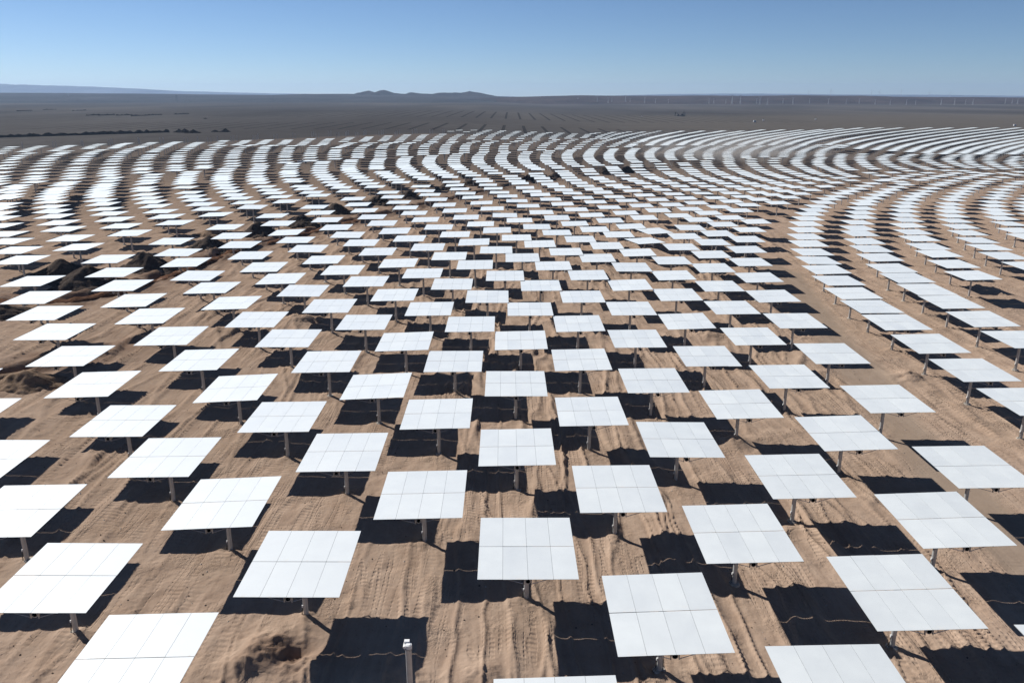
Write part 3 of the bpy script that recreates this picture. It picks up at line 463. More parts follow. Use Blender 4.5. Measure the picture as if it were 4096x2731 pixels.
2839,7837 4394,7086 971,8285 2195,8050 3637,7510 4183,7221 2049,8091 2593,7939 2980,7804 3791,7453 4614,6981 4314,7175 2353,8036 1482,8249 3944,7398 1632,8228 2736,7931 4537,7068 1790,8207 
2502,8026 4096,7345 1952,8185 3222,7774 1084,8346 3380,7709 3539,7646 2888,7919 4459,7156 2238,8135 3695,7586 4246,7294 2089,8178 2641,8022 3031,7885 3851,7528 4680,7050 4378,7247 2399,8121 
1340,8362 1513,8340 4005,7472 1668,8317 2785,8014 1831,8294 4604,7137 891,8451 2549,8110 4158,7418 1996,8271 3276,7854 3437,7787 1238,8425 3596,7723 2939,8001 4525,7226 2282,8221 3754,7662 
4309,7366 2133,8264 2689,8105 3082,7967 3910,7603 4747,7119 4442,7318 2444,8205 1546,8430 4066,7546 1704,8406 2835,8096 1031,8519 1872,8380 4671,7206 2597,8194 4220,7492 2040,8356 3331,7932 
3493,7865 3653,7800 2990,8082 4590,7297 2329,8304 3812,7738 2178,8348 4372,7439 2737,8188 3135,8046 3970,7678 1147,8571 4815,7187 2494,8287 4506,7389 1579,8520 4127,7620 1742,8494 2884,8178 
1914,8467 4737,7276 2645,8276 4281,7565 2084,8441 3385,8011 3549,7943 1409,8587 3711,7877 1297,8610 3042,8163 4656,7367 2377,8387 3871,7814 2223,8433 4435,7511 2786,8271 3189,8126 4030,7753 
4883,7255 2544,8369 4571,7461 1612,8610 4187,7695 1781,8582 2934,8261 1956,8553 4804,7345 2697,8357 4343,7638 2129,8526 3440,8090 3605,8020 3768,7954 3093,8244 4721,7437 2425,8471 3930,7890 
2268,8518 4498,7584 1091,8753 2834,8354 3242,8206 4090,7828 4951,7323 2594,8451 4635,7532 1645,8700 4248,7769 1821,8670 2983,8343 1998,8639 4871,7414 2749,8438 1222,8793 4405,7712 2175,8611 
3495,8169 3661,8098 3826,8031 3145,8325 1357,8795 4787,7507 2472,8554 2314,8603 3988,7966 4561,7656 2886,8434 3295,8286 4149,7904 2644,8533 1478,8813 4699,7603 4309,7843 1679,8790 1860,8757 
3033,8425 2041,8725 4937,7483 2800,8519 2220,8695 4468,7784 3550,8247 3717,8176 3883,8108 3196,8406 2521,8637 4852,7577 2360,8687 4048,8041 4626,7726 2938,8515 3348,8366 4211,7977 2695,8615 
4764,7674 4373,7915 1715,8879 1900,8844 3086,8505 2083,8811 5004,7552 2852,8600 2265,8780 4534,7854 3607,8325 3776,8252 3944,8182 3250,8485 2570,8720 1417,8981 4918,7648 2406,8771 4110,8114 
4692,7796 2991,8595 3403,8445 1296,9014 4275,8049 2746,8696 4831,7742 4438,7986 1754,8967 1942,8930 3140,8585 2128,8896 2904,8681 5071,7621 2312,8864 4599,7925 3665,8401 3836,8327 1555,9036 
4005,8256 3306,8563 2618,8802 4986,7715 2453,8855 4172,8187 4759,7865 3043,8675 3460,8522 4338,8121 2797,8777 4899,7811 4502,8057 1794,9054 1985,9017 3193,8664 2174,8981 2957,8761 5139,7688 
2360,8947 4664,7995 3724,8477 3896,8402 4066,8330 3361,8642 2667,8885 5055,7782 2499,8939 4235,8260 1477,9166 4825,7935 3096,8756 3518,8599 4401,8193 2848,8858 4966,7879 4566,8128 1833,9142 
2027,9103 3247,8744 2219,9065 3010,8841 5209,7754 2409,9030 4730,8065 3783,8552 3956,8477 4128,8404 3417,8720 2716,8967 5123,7849 2545,9023 4297,8333 3149,8836 4891,8004 3575,8676 4465,8266 
2900,8939 1632,9259 5034,7947 4631,8200 1871,9230 2069,9189 3301,8823 2264,9150 3063,8921 5279,7820 2457,9113 4795,8136 3842,8628 4016,8552 4189,8478 3473,8798 2766,9049 5192,7917 2595,9105 
4359,8407 3203,8915 4957,8074 3632,8753 4528,8338 2951,9020 5101,8016 4695,8271 1909,9318 2110,9276 3355,8903 2309,9235 3116,9001 2505,9196 4860,8206 3901,8704 4077,8626 4250,8552 3529,8876 
2818,9130 2644,9188 5261,7984 4422,8480 3256,8995 5024,8143 3690,8830 4591,8410 3005,9099 5169,8084 4759,8342 1947,9406 2152,9362 3409,8982 2353,9320 3169,9081 2552,9280 4925,8277 3960,8780 
4137,8701 1709,9482 4311,8626 3585,8954 2870,9211 2693,9270 5329,8051 4484,8553 3310,9075 5090,8213 3747,8906 3060,9179 4655,8482 5236,8152 4824,8413 1985,9494 3464,9060 2193,9449 2397,9405 
3224,9160 2599,9363 4020,8855 4991,8347 4198,8776 4373,8699 3642,9031 2922,9292 2743,9352 5398,8118 4547,8625 3364,9154 3806,8983 5156,8282 3114,9258 4719,8553 5303,8221 4889,8484 3519,9139 
2234,9536 2442,9490 3280,9238 2646,9447 4080,8930 5057,8416 4259,8850 4435,8772 3699,9109 2974,9373 2791,9435 5466,8185 4610,8697 3417,9234 3865,9059 5223,8351 3168,9337 4783,8625 5371,8289 
4954,8554 3574,9218 2486,9576 3335,9316 2694,9530 4140,9005 5123,8486 4320,8924 4498,8845 3755,9186 3025,9454 2839,9518 5535,8252 4673,8769 3472,9313 3923,9135 5290,8419 3222,9416 4847,8696 
5440,8356 5019,8625 3629,9297 3391,9394 4200,9080 5189,8556 4381,8998 4560,8918 3812,9263 3075,9535 2888,9601 5605,8318 4737,8842 3528,9391 3982,9211 5358,8488 3275,9496 4912,8767 5508,8424 
5084,8695 3684,9375 3447,9472 4260,9155 5256,8625 4442,9072 4622,8992 3869,9341 3126,9617 2936,9684 3585,9468 5674,8385 4800,8914 4040,9287 5425,8557 3329,9576 4976,8839 5576,8491 3740,9453 
5150,8766 3502,9551 4320,9230 5322,8695 4503,9146 4684,9065 3926,9418 3177,9698 2984,9767 3641,9546 4863,8986 4099,9363 5492,8625 3382,9656 5040,8910 5644,8559 3797,9530 5215,8836 3557,9630 
4380,9305 4564,9220 5388,8764 3985,9494 4746,9138 3228,9780 3032,9850 3697,9623 4926,9058 4158,9438 5559,8694 3435,9736 5104,8981 5713,8626 3855,9607 5280,8906 3612,9708 4441,9378 4626,9294 
5454,8834 4045,9569 4808,9211 3279,9861 3754,9701 4990,9131 4219,9512 5626,8763 3488,9816 5169,9053 5781,8694 3912,9684 5345,8977 3667,9787 4504,9451 4689,9366 5520,8903 4104,9644 4872,9283 
3810,9779 5054,9202 4280,9586 5693,8831 5233,9124 5849,8761 3970,9761 5411,9047 3721,9866 4566,9524 4753,9437 5586,8973 4164,9720 4937,9354 3865,9858 4342,9660 5119,9272 5760,8900 5299,9193 
5917,8829 4027,9838 5477,9116 3776,9945 4629,9597 4816,9509 5653,9042 4223,9795 5001,9425 3921,9936 4403,9734 5185,9342 5827,8969 5366,9263 5986,8896 4085,9915 5545,9185 4691,9670 4880,9581 
5722,9109 4283,9870 5066,9496 3976,10014 4464,9808 5250,9413 5896,9035 5432,9332 4141,9992 6054,8963 5612,9253 4754,9743 4943,9653 5790,9177 4341,9946 5131,9567 4032,10093 4525,9882 
5316,9483 5965,9102 5499,9401 4198,10070 5679,9322 4816,9815 5007,9725 5858,9244 4400,10022 5195,9638 4087,10171 4585,9957 5381,9553 6035,9169 5565,9470 4255,10147 5747,9390 4878,9889 
5070,9797 5926,9312 4458,10098 5260,9709 4143,10249 4646,10032 5447,9623 6104,9235 5632,9540 4311,10225 5814,9458 4940,9962 5133,9870 5995,9379 4517,10174 5324,9780 4706,10107 5512,9693 
6173,9302 5698,9609 4368,10302 5881,9527 5002,10036 5196,9943 6063,9447 4576,10251 5388,9852 4766,10181 5577,9764 6242,9369 5764,9678 4424,10380 5949,9595 5063,10110 5259,10015 6131,9514 
4634,10327 5452,9924 4826,10256 5642,9835 6311,9435 5830,9748 4481,10457 6016,9664 5125,10183 5321,10088 4693,10403 6199,9582 5515,9995 4887,10331 5707,9905 6380,9502 5896,9818 6083,9733 
5187,10257 5384,10161 4751,10479 6267,9649 5579,10067 4947,10405 5772,9976 6449,9569 5962,9888 6150,9802 5248,10330 5447,10233 6335,9718 5643,10139 5007,10480 5836,10047 6028,9958 6216,9871 
5310,10404 5510,10306 6402,9786 5707,10211 5901,10118 6093,10028 6283,9940 5372,10477 5572,10379 6470,9854 5770,10283 5966,10189 6159,10098 6349,10009 5635,10451 6538,9922 5834,10354 
6031,10260 6225,10168 6416,10078 6605,9991 5898,10426 6095,10331 6290,10238 6483,10147 6673,10059 5962,10498 6160,10402 6356,10308 6549,10216 6740,10127 6225,10473 6422,10378 6616,10285 
6808,10195 6488,10448 6683,10355 6875,10263 6749,10424 6943,10332 6816,10493 7010,10400 330,357 -594,782 4688,6895 4755,6964 4822,7033 4890,7100 4959,7167 5028,7234 5097,7301 5019,7390 
5166,7368 5087,7458 5235,7434 5155,7526 5304,7501 5222,7594 5373,7568 5290,7662 5442,7635 5361,7727 5513,7700 5432,7791 5348,7886 5584,7763 5503,7856 5418,7952 5656,7827 5574,7921 5488,8018 
5728,7890 5645,7986 5558,8084 5800,7954 5716,8050 5628,8150 5872,8017 5787,8115 5697,8216 5944,8081 5858,8180 5767,8281 6016,8145 5928,8244 5838,8346 5743,8451 6088,8208 6000,8309 5909,8411 
5813,8517 6160,8272 6072,8372 5979,8476 5882,8583 6233,8334 6143,8436 6050,8541 5952,8650 6305,8397 6215,8500 6120,8606 6021,8716 6378,8460 6287,8564 6191,8671 6091,8782 6451,8522 6358,8628 
6262,8737 6160,8848 6524,8585 6430,8692 6332,8802 6230,8915 6596,8648 6502,8756 6124,9029 6403,8867 6300,8980 6669,8710 6573,8819 6195,9094 6473,8932 6371,9044 6742,8773 6645,8883 6265,9160 
6545,8995 6443,9109 6814,8836 6717,8947 6335,9225 6618,9058 6514,9173 6887,8899 6790,9009 6405,9291 6690,9121 6585,9237 6960,8961 6864,9071 6475,9356 6763,9184 6657,9301 7034,9022 6937,9133 
6546,9422 6835,9247 6728,9365 7109,9082 7011,9194 6616,9487 6908,9310 6799,9430 7183,9143 6518,9636 7084,9256 6686,9553 6980,9373 6871,9494 7258,9203 6586,9703 7157,9318 6756,9618 7052,9436 
6942,9558 7332,9264 6655,9770 7231,9380 6826,9685 7125,9499 7013,9623 7407,9325 6723,9838 7304,9442 6895,9751 7197,9562 7084,9688 7481,9385 6791,9905 7378,9503 6965,9817 7269,9626 7155,9753 
7555,9446 6860,9972 7451,9565 7034,9883 7341,9689 7225,9817 7630,9507 6928,10040 7524,9627 7104,9949 7413,9753 7704,9567 7296,9882 6997,10107 7597,9690 7173,10015 7485,9817 7778,9628 
7367,9947 7065,10174 7670,9752 7243,10082 7557,9880 7852,9689 7438,10012 7134,10242 7743,9815 7312,10148 7629,9944 7926,9751 7508,10077 7202,10309 7816,9877 7382,10214 7700,10008 7078,10468 
8000,9812 7579,10142 7270,10376 7889,9940 7451,10280 7772,10071 8074,9873 7650,10207 7339,10444 7962,10002 7521,10346 7844,10135 8148,9935 7720,10272 8035,10065 7591,10413 7916,10199 
8222,9996 7791,10337 8107,10127 7660,10479 7988,10263 8296,10057 7862,10402 8180,10190 8060,10326 8369,10119 7933,10467 8253,10252 8131,10390 8443,10180 8326,10315 8203,10454 8517,10241 
8399,10377 8591,10303 8472,10440 8665,10364 8739,10425 8813,10487 """
POSTS = """-244.7,606.2 -242.4,606.2 -242.4,625.9 -227.1,606.2 -223.9,603.4 -226.9,625.9 -216.6,625.9 -216.3,631.1 -217.2,641.5 -206.2,646.9 -203.8,646.9 -209.2,669.1 -192.5,657.8 -190.0,657.8 
-185.1,686.8 -179.8,674.9 -172.2,699.9 -173.6,712.4 -161.9,671.5 -162.5,683.1 -162.7,720.7 -161.9,727.5 -149.2,691.2 -148.6,697.4 -144.0,704.4 -146.8,723.3 -148.1,736.6 -134.4,699.7 
-132.5,700.0 -132.3,725.7 -134.9,745.7 -135.1,752.7 -119.0,727.8 -119.9,748.2 -120.4,762.4 -101.5,704.9 -103.2,723.8 -104.6,743.8 -106.8,772.1 -93.8,767.0 -93.1,782.0 -92.2,789.8 -78.2,776.0 
-77.3,791.9 -67.5,792.0 -65.8,788.8 -332.0,549.4 -315.8,557.5 -311.5,553.4 -305.1,574.4 -299.6,565.8 -288.0,578.7 -288.8,583.2 -294.1,596.8 -279.2,606.2 -272.0,592.2 -260.7,601.5 
-260.5,606.2 """

near = [tuple(map(int, t.split(','))) for t in NEAR.split()]
far = [tuple(map(int, t.split(','))) for t in FAR.split()]
NP = np.array([(a[0] / 10, a[1] / 10) for a in near])
FP = np.array(far) / 10.0
MW, MD, MH = 6.5, 7.714, 4.4
PSI = 0.00904

# ------------------------------------------------------------------ ground: one sheet out to the horizon
def path_mask(x, y):
    pts = [(40, 30), (40, 57), (42.1, 73), (46.8, 102), (50.8, 129), (57, 160), (54, 196), (52, 254), (60, 330)]
    ys = np.array([p[1] for p in pts]); xs = np.array([p[0] for p in pts])
    d = np.abs(x - np.interp(y, ys, xs)) + 1.4 * fbm(x * .22, y * .1, 91, 3)
    return np.clip((3.6 - d) / 1.8, 0, 1) * (y > 20) * (y < 330)
TR = np.array([(-100, 122), (-88, 127), (-76, 128), (-70, 136), (-66.6, 151), (-63.4, 176.6), (-57.2, 191), (-51, 208.6), (-44.5, 226), (-30, 262), (-16, 300), (0, 345), (30, 400), (62, 440), (95, 490)], float)
TR2 = np.array([(-72, 84), (-63.7, 92), (-61, 95.5), (-59.5, 98.5), (-56, 102)], float)
def seg_dist(x, y, L):
    best = np.full(np.shape(x), 1e9)
    for (ax, ay), (bx, by) in zip(L[:-1], L[1:]):
        dx, dy = bx - ax, by - ay
        t = np.clip(((x - ax) * dx + (y - ay) * dy) / (dx * dx + dy * dy), 0, 1)
        best = np.minimum(best, np.hypot(x - ax - t * dx, y - ay - t * dy))
    return best
def near_height(x, y):
    """real relief of the driven-over sand: wheel ruts running away from the camera, heaps, footprints round the posts"""
    wx = x + 2.2 * fbm(x * .06, y * .05, 3, 3) + 0.55 * fbm(x * .35, y * .16, 8, 3)
    wy = y + 2.0 * fbm(x * .1, y * .1, 15, 2)
    patch = np.clip(0.80 + 1.3 * fbm(x * .075, y * .04, 19, 2), 0.1, 1.3)
    def crest(n_, w):                                             # thin crests of sand pushed up beside a wheel
        return np.clip(1 - np.abs(2 * n_) / w, 0, 1) ** 1.3
    c1 = crest(fbm(wx * 0.30, wy * .022, 29, 2), 0.16)
    c2 = crest(fbm(wx * 0.48, wy * .040, 37, 2), 0.14)
    c3 = crest(fbm(wx * 0.26 + wy * .05, wy * .045, 43, 2), 0.13)
    ruts = 0.24 * c1 + 0.19 * c2 + 0.16 * c3 + 0.09 * fbm(wx * .9, wy * .07, 11, 3)
    und = 0.34 * fbm(x * .06, y * .055, 51, 3)
    clod = 0.085 * fbm(x * .8, y * .7, 61, 4)
    pm = path_mask(x, y)
    return und + (ruts * patch + clod * (1.35 - 0.6 * patch)) * (1 - 0.8 * pm)
def post_heaps(x, y):
    h = np.zeros_like(x)
    for px, py in NP[:180]:
        k = (np.abs(x - px) < 3) & (np.abs(y - py) < 3)
        if k.any():
            xx = x[k] - px; yy = y[k] - py
            nz = fbm(x[k] * 1.5, y[k] * 1.5, 77, 3)
            r = np.hypot(xx, yy) * (1 + 0.5 * nz)
            h[k] += (0.20 + 0.26 * nz) * np.exp(-(r / 1.15) ** 2) * 1.0
    for (hx, hy, hr, hh) in HEAPS:
        k = (np.abs(x - hx) < hr * 3) & (np.abs(y - hy) < hr * 3)
        if k.any():
            nz = fbm(x[k] * .6, y[k] * .6, 87, 4)
            r = np.hypot(x[k] - hx, (y[k] - hy)) * (1 + 0.55 * nz)
            h[k] += (hh * (1 + nz) + 0.30 * abs(hh) * fbm(x[k] * 2.2, y[k] * 2.2, 97, 3)) * np.exp(-(r / hr) ** 2)
    return h
HEAPS = [(-15.6, 41.9, 1.9, 0.75), (-13.6, 41.5, 1.2, -0.45), (-16.9, 40.3, 1.2, 0.45), (-12.6, 40.6, 1.3, 0.4), (-8.4, 39.8, 1.5, 0.35), (-5.6, 39.4, 1.1, 0.3), (-2.0, 39.4, 2.0, 0.35), (12.8, 113.1, 1.8, 0.9), (-14.8, 114, 1.4, 0.5),
         (50.9, 95.7, 2.0, 0.8), (-32.8, 118.4, 1.9, 0.8), (-30.6, 117.8, 1.0, -0.6), (22.8, 74.2, 1.4, 0.5), (29.6, 113.6, 2.0, 0.7), (-43, 111.4, 1.8, 0.5), (5.7, 119.7, 1.5, 0.5), (-22.2, 115.6, 1.4, 0.4), (-34.7, 88.6, 1.0, .3)]

ys = np.concatenate([np.linspace(-60, 24, 22)[:-1], np.exp(np.linspace(math.log(24), math.log(330), 1250))[:-1],
                     np.exp(np.linspace(math.log(330), math.log(1000), 160))[:-1], np.exp(np.linspace(math.log(1000), math.log(16000), 60))])
us = np.linspace(-1, 1, 721)
us = np.sign(us) * (0.72 * np.abs(us) + 0.9 * np.abs(us) ** 6)
gx = us[None, :] * (np.abs(ys)[:, None] * 0.95 + 14)
gx = np.where(ys[:, None] < 24, us[None, :] * 80, gx)
gy = np.repeat(ys[:, None], len(us), 1)
X = gx.ravel(); Y = gy.ravel()
Z = zterr(X, Y)
fade = np.clip((340 - Y) / 120, 0, 1)
sel = fade > 0
Z[sel] += near_height(X[sel], Y[sel]) * fade[sel]
hs = (Y < 220)
Z[hs] += post_heaps(X[hs], Y[hs])
td = seg_dist(X, Y, TR); td2 = seg_dist(X, Y, TR2)
tn = fbm(X * .35, Y * .35, 5, 3)
Z += np.where(td < 9, -1.1 * np.exp(-((td + 0.6 * tn) / 1.1) ** 2) + 0.55 * np.exp(-((td - 2.6 + tn) / 1.2) ** 2) * (0.7 + tn), 0)
Z += np.where(td2 < 9, -0.8 * np.exp(-((td2 + 0.6 * tn) / .9) ** 2) + 0.5 * np.exp(-((td2 - 2.0 + tn) / .9) ** 2), 0)
# broad swells on the plain and a slow rise towards the far left
far_w = np.clip((Y - 900) / 1500, 0, 1)
Z += far_w * (4.0 * fbm(X * .0011, Y * .0011, 33, 3)) + np.clip((Y - 3500) / 1000, 0, 22) * np.clip((3000 - X) / 9000, 0, 1) * 1.1
# field outline: sand inside, gravel plain outside
edge_pts = np.array([(-600, 330), (-480, 430), (-400, 480), (-340, 545), (-260, 612), (-190, 690), (-120, 765), (-60, 800), (0, 800), (60, 815), (130, 830), (250, 870), (400, 900), (700, 920)], float)
yb = np.interp(X, edge_pts[:, 0], edge_pts[:, 1])
z0 = np.clip((yb - Y + 22 * fbm(X * .02, Y * .02, 71, 3)) / 26 + .3, 0, 1)
z0 *= 0.22 + 0.78 * np.clip((480 + 0.35 * X - Y) / 260, 0, 1)  # far sand greyed and darkened, standing in for mirror shadows between rows
z1 = path_mask(X, Y)
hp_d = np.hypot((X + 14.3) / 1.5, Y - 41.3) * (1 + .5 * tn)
z2 = np.clip(0.8 * np.exp(-(hp_d / 1.7) ** 2) * (1 + tn) + np.exp(-(np.minimum(td, td2 * 1.3) / 6.5) ** 2) * (0.85 + 1.4 * tn), 0, 1)  # heap term paints crater shade as dark ground; trench term is reddish soil
nr, nc = gx.shape
idx = np.arange(nr * nc).reshape(nr, nc)
quads = np.stack([idx[:-1, :-1], idx[:-1, 1:], idx[1:, 1:], idx[1:, :-1]], -1).reshape(-1, 4)
me = bpy.data.meshes.new("ground")
me.vertices.add(nr * nc); me.vertices.foreach_set('co', np.stack([X, Y, Z], 1).astype(np.float32).ravel())
me.loops.add(quads.size); me.loops.foreach_set('vertex_index', quads.ravel().astype(np.int32))
me.polygons.add(len(quads)); me.polygons.foreach_set('loop_start', np.arange(0, quads.size, 4, dtype=np.int32))
me.polygons.foreach_set('use_smooth', np.ones(len(quads), dtype=bool))
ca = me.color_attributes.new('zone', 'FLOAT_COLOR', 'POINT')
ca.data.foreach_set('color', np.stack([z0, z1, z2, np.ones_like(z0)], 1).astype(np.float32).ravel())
me.update(); me.validate()
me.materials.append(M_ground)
tag(link("ground", me), kind='structure')

# stones strewn on the near sand
sb = MB()
rs = random.Random(8)
for k in range(2600):
    y = 30 * math.exp(rs.random() * 1.5); x = (rs.random() * 2 - 1) * (y * .68 + 4)
    r = rs.choice([.02, .025, .03, .035, .05, .08])
    z = zt(x, y) + float(near_height(np.array([x]), np.array([y]))[0])
    p = [(x + r * rs.uniform(.7, 1.3) * dx, y + r * rs.uniform(.7, 1.3) * dy, z + .01 + r * dz) for dx, dy, dz in ((1,0,0),(0,1,0),(-1,0,0),(0,-1,0),(.1,.1,.8),(0,0,-.7))]
    sb.add(p, [(0,1,4),(1,2,4),(2,3,4),(3,0,4),(1,0,5),(2,1,5),(3,2,5),(0,3,5)], rs.choice([M_conc, M_gravel, M_gravel2]))
tag(sb.build("loose_stones"), "small pale and dark stones scattered over the rutted sand", "stones", kind='stuff')

# ------------------------------------------------------------------ heliostat
GAPX, GAPY, GT = 0.015, 0.048, 0.012
FW = (MW - 3 * GAPX) / 4; FD = (MD - GAPY) / 2
TOP = 0.0      # parts of the tilting frame are built round the mirror centre, surface at z = 0
def facet_cells():
    for i in range(4):
        for j in range(2):
            yield -MW / 2 + FW / 2 + i * (FW + GAPX), -MD / 2 + FD / 2 + j * (FD + GAPY)
def glass(mb, cx, cy, w, d, z=0.0):
    x, y = w / 2, d / 2
    vs = [(cx-x,cy-y,z-GT),(cx+x,cy-y,z-GT),(cx+x,cy+y,z-GT),(cx-x,cy+y,z-GT),(cx-x,cy-y,z),(cx+x,cy-y,z),(cx+x,cy+y,z),(cx-x,cy+y,z)]
    mb.add(vs, [(4,5,6,7)], M_mirror)
    mb.add(vs, [(0,3,2,1)], M_back)
    mb.add(vs, [(0,1,5,4),(1,2,6,5),(2,3,7,6),(3,0,4,7)], M_edge)
# facet meshes (origin at the mirror centre so dust runs on across the panes)
facet_me = []
for cx, cy in facet_cells():
    q = MB(); glass(q, cx, cy, FW, FD); facet_me.append(q.mesh("mirror_facet"))
q = MB()
for cx, cy in facet_cells(): glass(q, cx, cy, FW, FD)
panel_me = q.mesh("mirror_panel")
# back ribs closing the lengthwise seams
q = MB()
for i in range(3):
    x = -MW / 2 + (i + 1) * FW + i * GAPX + GAPX / 2
    for j in (-1, 1): q.box((x, j * (MD / 4 + 0.02), -GT - 0.03), (0.07, FD - 0.1, 0.05), M_dark)
rib_me = q.mesh("back_rib")
TZ = -0.36
q = MB()
q.tube((0, -MD / 2 + 0.30, TZ), (0, MD / 2 - 0.30, TZ), 0.185, M_galv, 20, cap=False)
for s in (-1, 1):
    y = s * (MD / 2 - 0.30)
    n = 20; vs = []
    for rr in (0.185, 0.150):
        for i in range(n):
            t = 2 * math.pi * i / n; vs.append((rr * math.cos(t), y, TZ + rr * math.sin(t)))
    f = [(i, (i + 1) % n, n + (i + 1) % n, n + i) for i in range(n)]
    q.add(vs, f, M_galv)
    vs2 = [(0.150 * math.cos(2 * math.pi * i / n), y, TZ + 0.150 * math.sin(2 * math.pi * i / n)) for i in range(n)] + [(0.150 * math.cos(2 * math.pi * i / n), y - s * 0.5, TZ + 0.150 * math.sin(2 * math.pi * i / n)) for i in range(n)]
    q.add(vs2, [(i, (i + 1) % n, n + (i + 1) % n, n + i) for i in range(n)] + [tuple(range(n, 2 * n))], M_hole)
tube_me = q.mesh("torque_tube", True)
STN = (-MD / 2 + 0.34, -1.25, 1.25, MD / 2 - 0.34)
truss_me = []
for y in STN:
    q = MB()
    q.box((0, y + 0.07, TZ), (0.40, 0.03, 0.44), M_galv) if abs(y) < 2 else None
    for s in (-1, 1):
        # gusset beside the tube, strut out to the glass, rail under the glass
        q.box((s * 0.235, y, TZ - 0.02), (0.05, 0.10, 0.44), M_galv)
        q.tube((s * 0.24, y, TZ - 0.20), (s * 1.75, y, -0.09), 0.022, M_galv, 6)
        q.box((s * 1.70, y, -0.065), (2.9, 0.06, 0.06), M_galv)
    truss_me.append(q.mesh("truss_arm"))
# fixed parts, base of the post at z = 0
PT = MH - 0.62
q = MB(); q.tube((0, 0, -0.6), (0, 0, PT), 0.168, M_post, 24)
q.tube((0, 0, PT), (0, 0, PT + 0.05), 0.215, M_post, 24)
post_me = q.mesh("post", True)
q = MB()
rs = random.Random(2)
ring = []
n = 14
for lv, (rr, zz) in enumerate(((0.43, -0.3), (0.40, 0.10), (0.36, 0.17), (0.17, 0.19))):
    for i in range(n):
        t = 2 * math.pi * i / n; k = rr * (1 + (0.18 * (rs.random() - .5) if lv < 3 else 0))
        ring.append((k * math.cos(t), k * math.sin(t), zz + (0.05 * (rs.random() - .5) if 0 < lv < 3 else 0)))
q.add(ring, [(l * n + i, l * n + (i + 1) % n, (l + 1) * n + (i + 1) % n, (l + 1) * n + i) for l in range(3) for i in range(n)], M_conc)
foot_me = q.mesh("concrete_footing", True)
q = MB()
q.tube((0, 0, PT + 0.05), (0, 0, PT + 0.24), 0.20, M_galv, 16)
q.box((0, 0, PT + 0.17), (0.44, 0.52, 0.20), M_galv)
q.tube((0.20, 0.0, PT - 0.30), (0.20, 0.0, PT + 0.16), 0.075, M_rust, 10)
drive_me = q.mesh("drive_head", True)
q = MB()
q.pipe([(-0.19, -0.05, 0.95), (-0.215, -0.06, 0.75), (-0.195, -0.06, 0.62), (-0.24, -0.1, 0.42), (-0.22, -0.08, 0.28), (-0.34, -0.16, 0.13), (-0.42, -0.2, -0.05)], 0.020, M_cable)
q.pipe([(-0.18, -0.07, 0.9), (-0.26, -0.12, 0.55), (-0.30, -0.05, 0.3), (-0.46, 0.02, 0.0)], 0.014, M_cable)
q.box((-0.20, -0.05, 0.99), (0.07, 0.10, 0.16), M_lightgrey)
cable_me = q.mesh("control_cable")
# light-duty versions of the frame, for heliostats too small to show the single bars
q = MB()
q.tube((0, -MD / 2 + 0.30, TZ), (0, MD / 2 - 0.30, TZ), 0.185, M_galv, 10)
for y in STN:
    for s in (-1, 1):
        q.tube((s * 0.24, y, TZ - 0.20), (s * 1.75, y, -0.09), 0.025, M_galv, 4)
        q.box((s * 1.70, y, -0.065), (2.9, 0.06, 0.06), M_galv)
frame_me = q.mesh("support_frame")

ONES = ["", "first", "second", "third", "fourth", "fifth", "sixth", "seventh", "eighth", "ninth", "tenth", "eleventh", "twelfth", "thirteenth", "fourteenth", "fifteenth", "sixteenth", "seventeenth", "eighteenth", "nineteenth"]
TENS = {2: ("twentieth", "twenty"), 3: ("thirtieth", "thirty"), 4: ("fortieth", "forty"), 5: ("fiftieth", "fifty")}
def ordn(k):
    if k < 20: return ONES[k]
    return TENS[k // 10][0] if k % 10 == 0 else TENS[k // 10][1] + "-" + ONES[k % 10]
# rows of three or more carry the count; the rest are named from the row mirror just in front of them
rows_ok = sorted({a[4] for a in near if a[6] >= 3})
rank = {r: k + 1 for k, r in enumerate(rows_ok)}
used_labels = {}
def helio_label(k):
    a = near[k]
    if a[6] >= 3:
        if a[5] == 1: place = "leftmost"
        elif a[5] == a[6]: place = "rightmost"
        else: place = ordn(a[5]) + " from the left"
        return "white mirror heliostat, %s in the %s row up from the bottom edge" % (place, ordn(rank[a[4]]))
    best = None
    for j, c in enumerate(near):
        if c[6] >= 3 and c[1] < a[1]:
            d = math.hypot(c[0] - a[0], (c[1] - a[1]) * 1.0)
            if best is None or d < best[0]: best = (d, c)
    if best is None:
        side = "left" if a[0] < -60 else "right" if a[0] > 60 else "middle"
        return "large white heliostat mirror cut off by the bottom edge, %s" % side
    c = best[1]; dx = a[0] - c[0]
    rel = "behind" if abs(dx) < 35 else ("behind and left of" if dx < 0 else "behind and right of")
    pl = "the first" if c[5] == 1 else ("the last" if c[5] == c[6] else "the " + ordn(c[5]))
    return "white heliostat just %s %s mirror of the %s row up" % (rel, pl, ordn(rank[c[4]]))

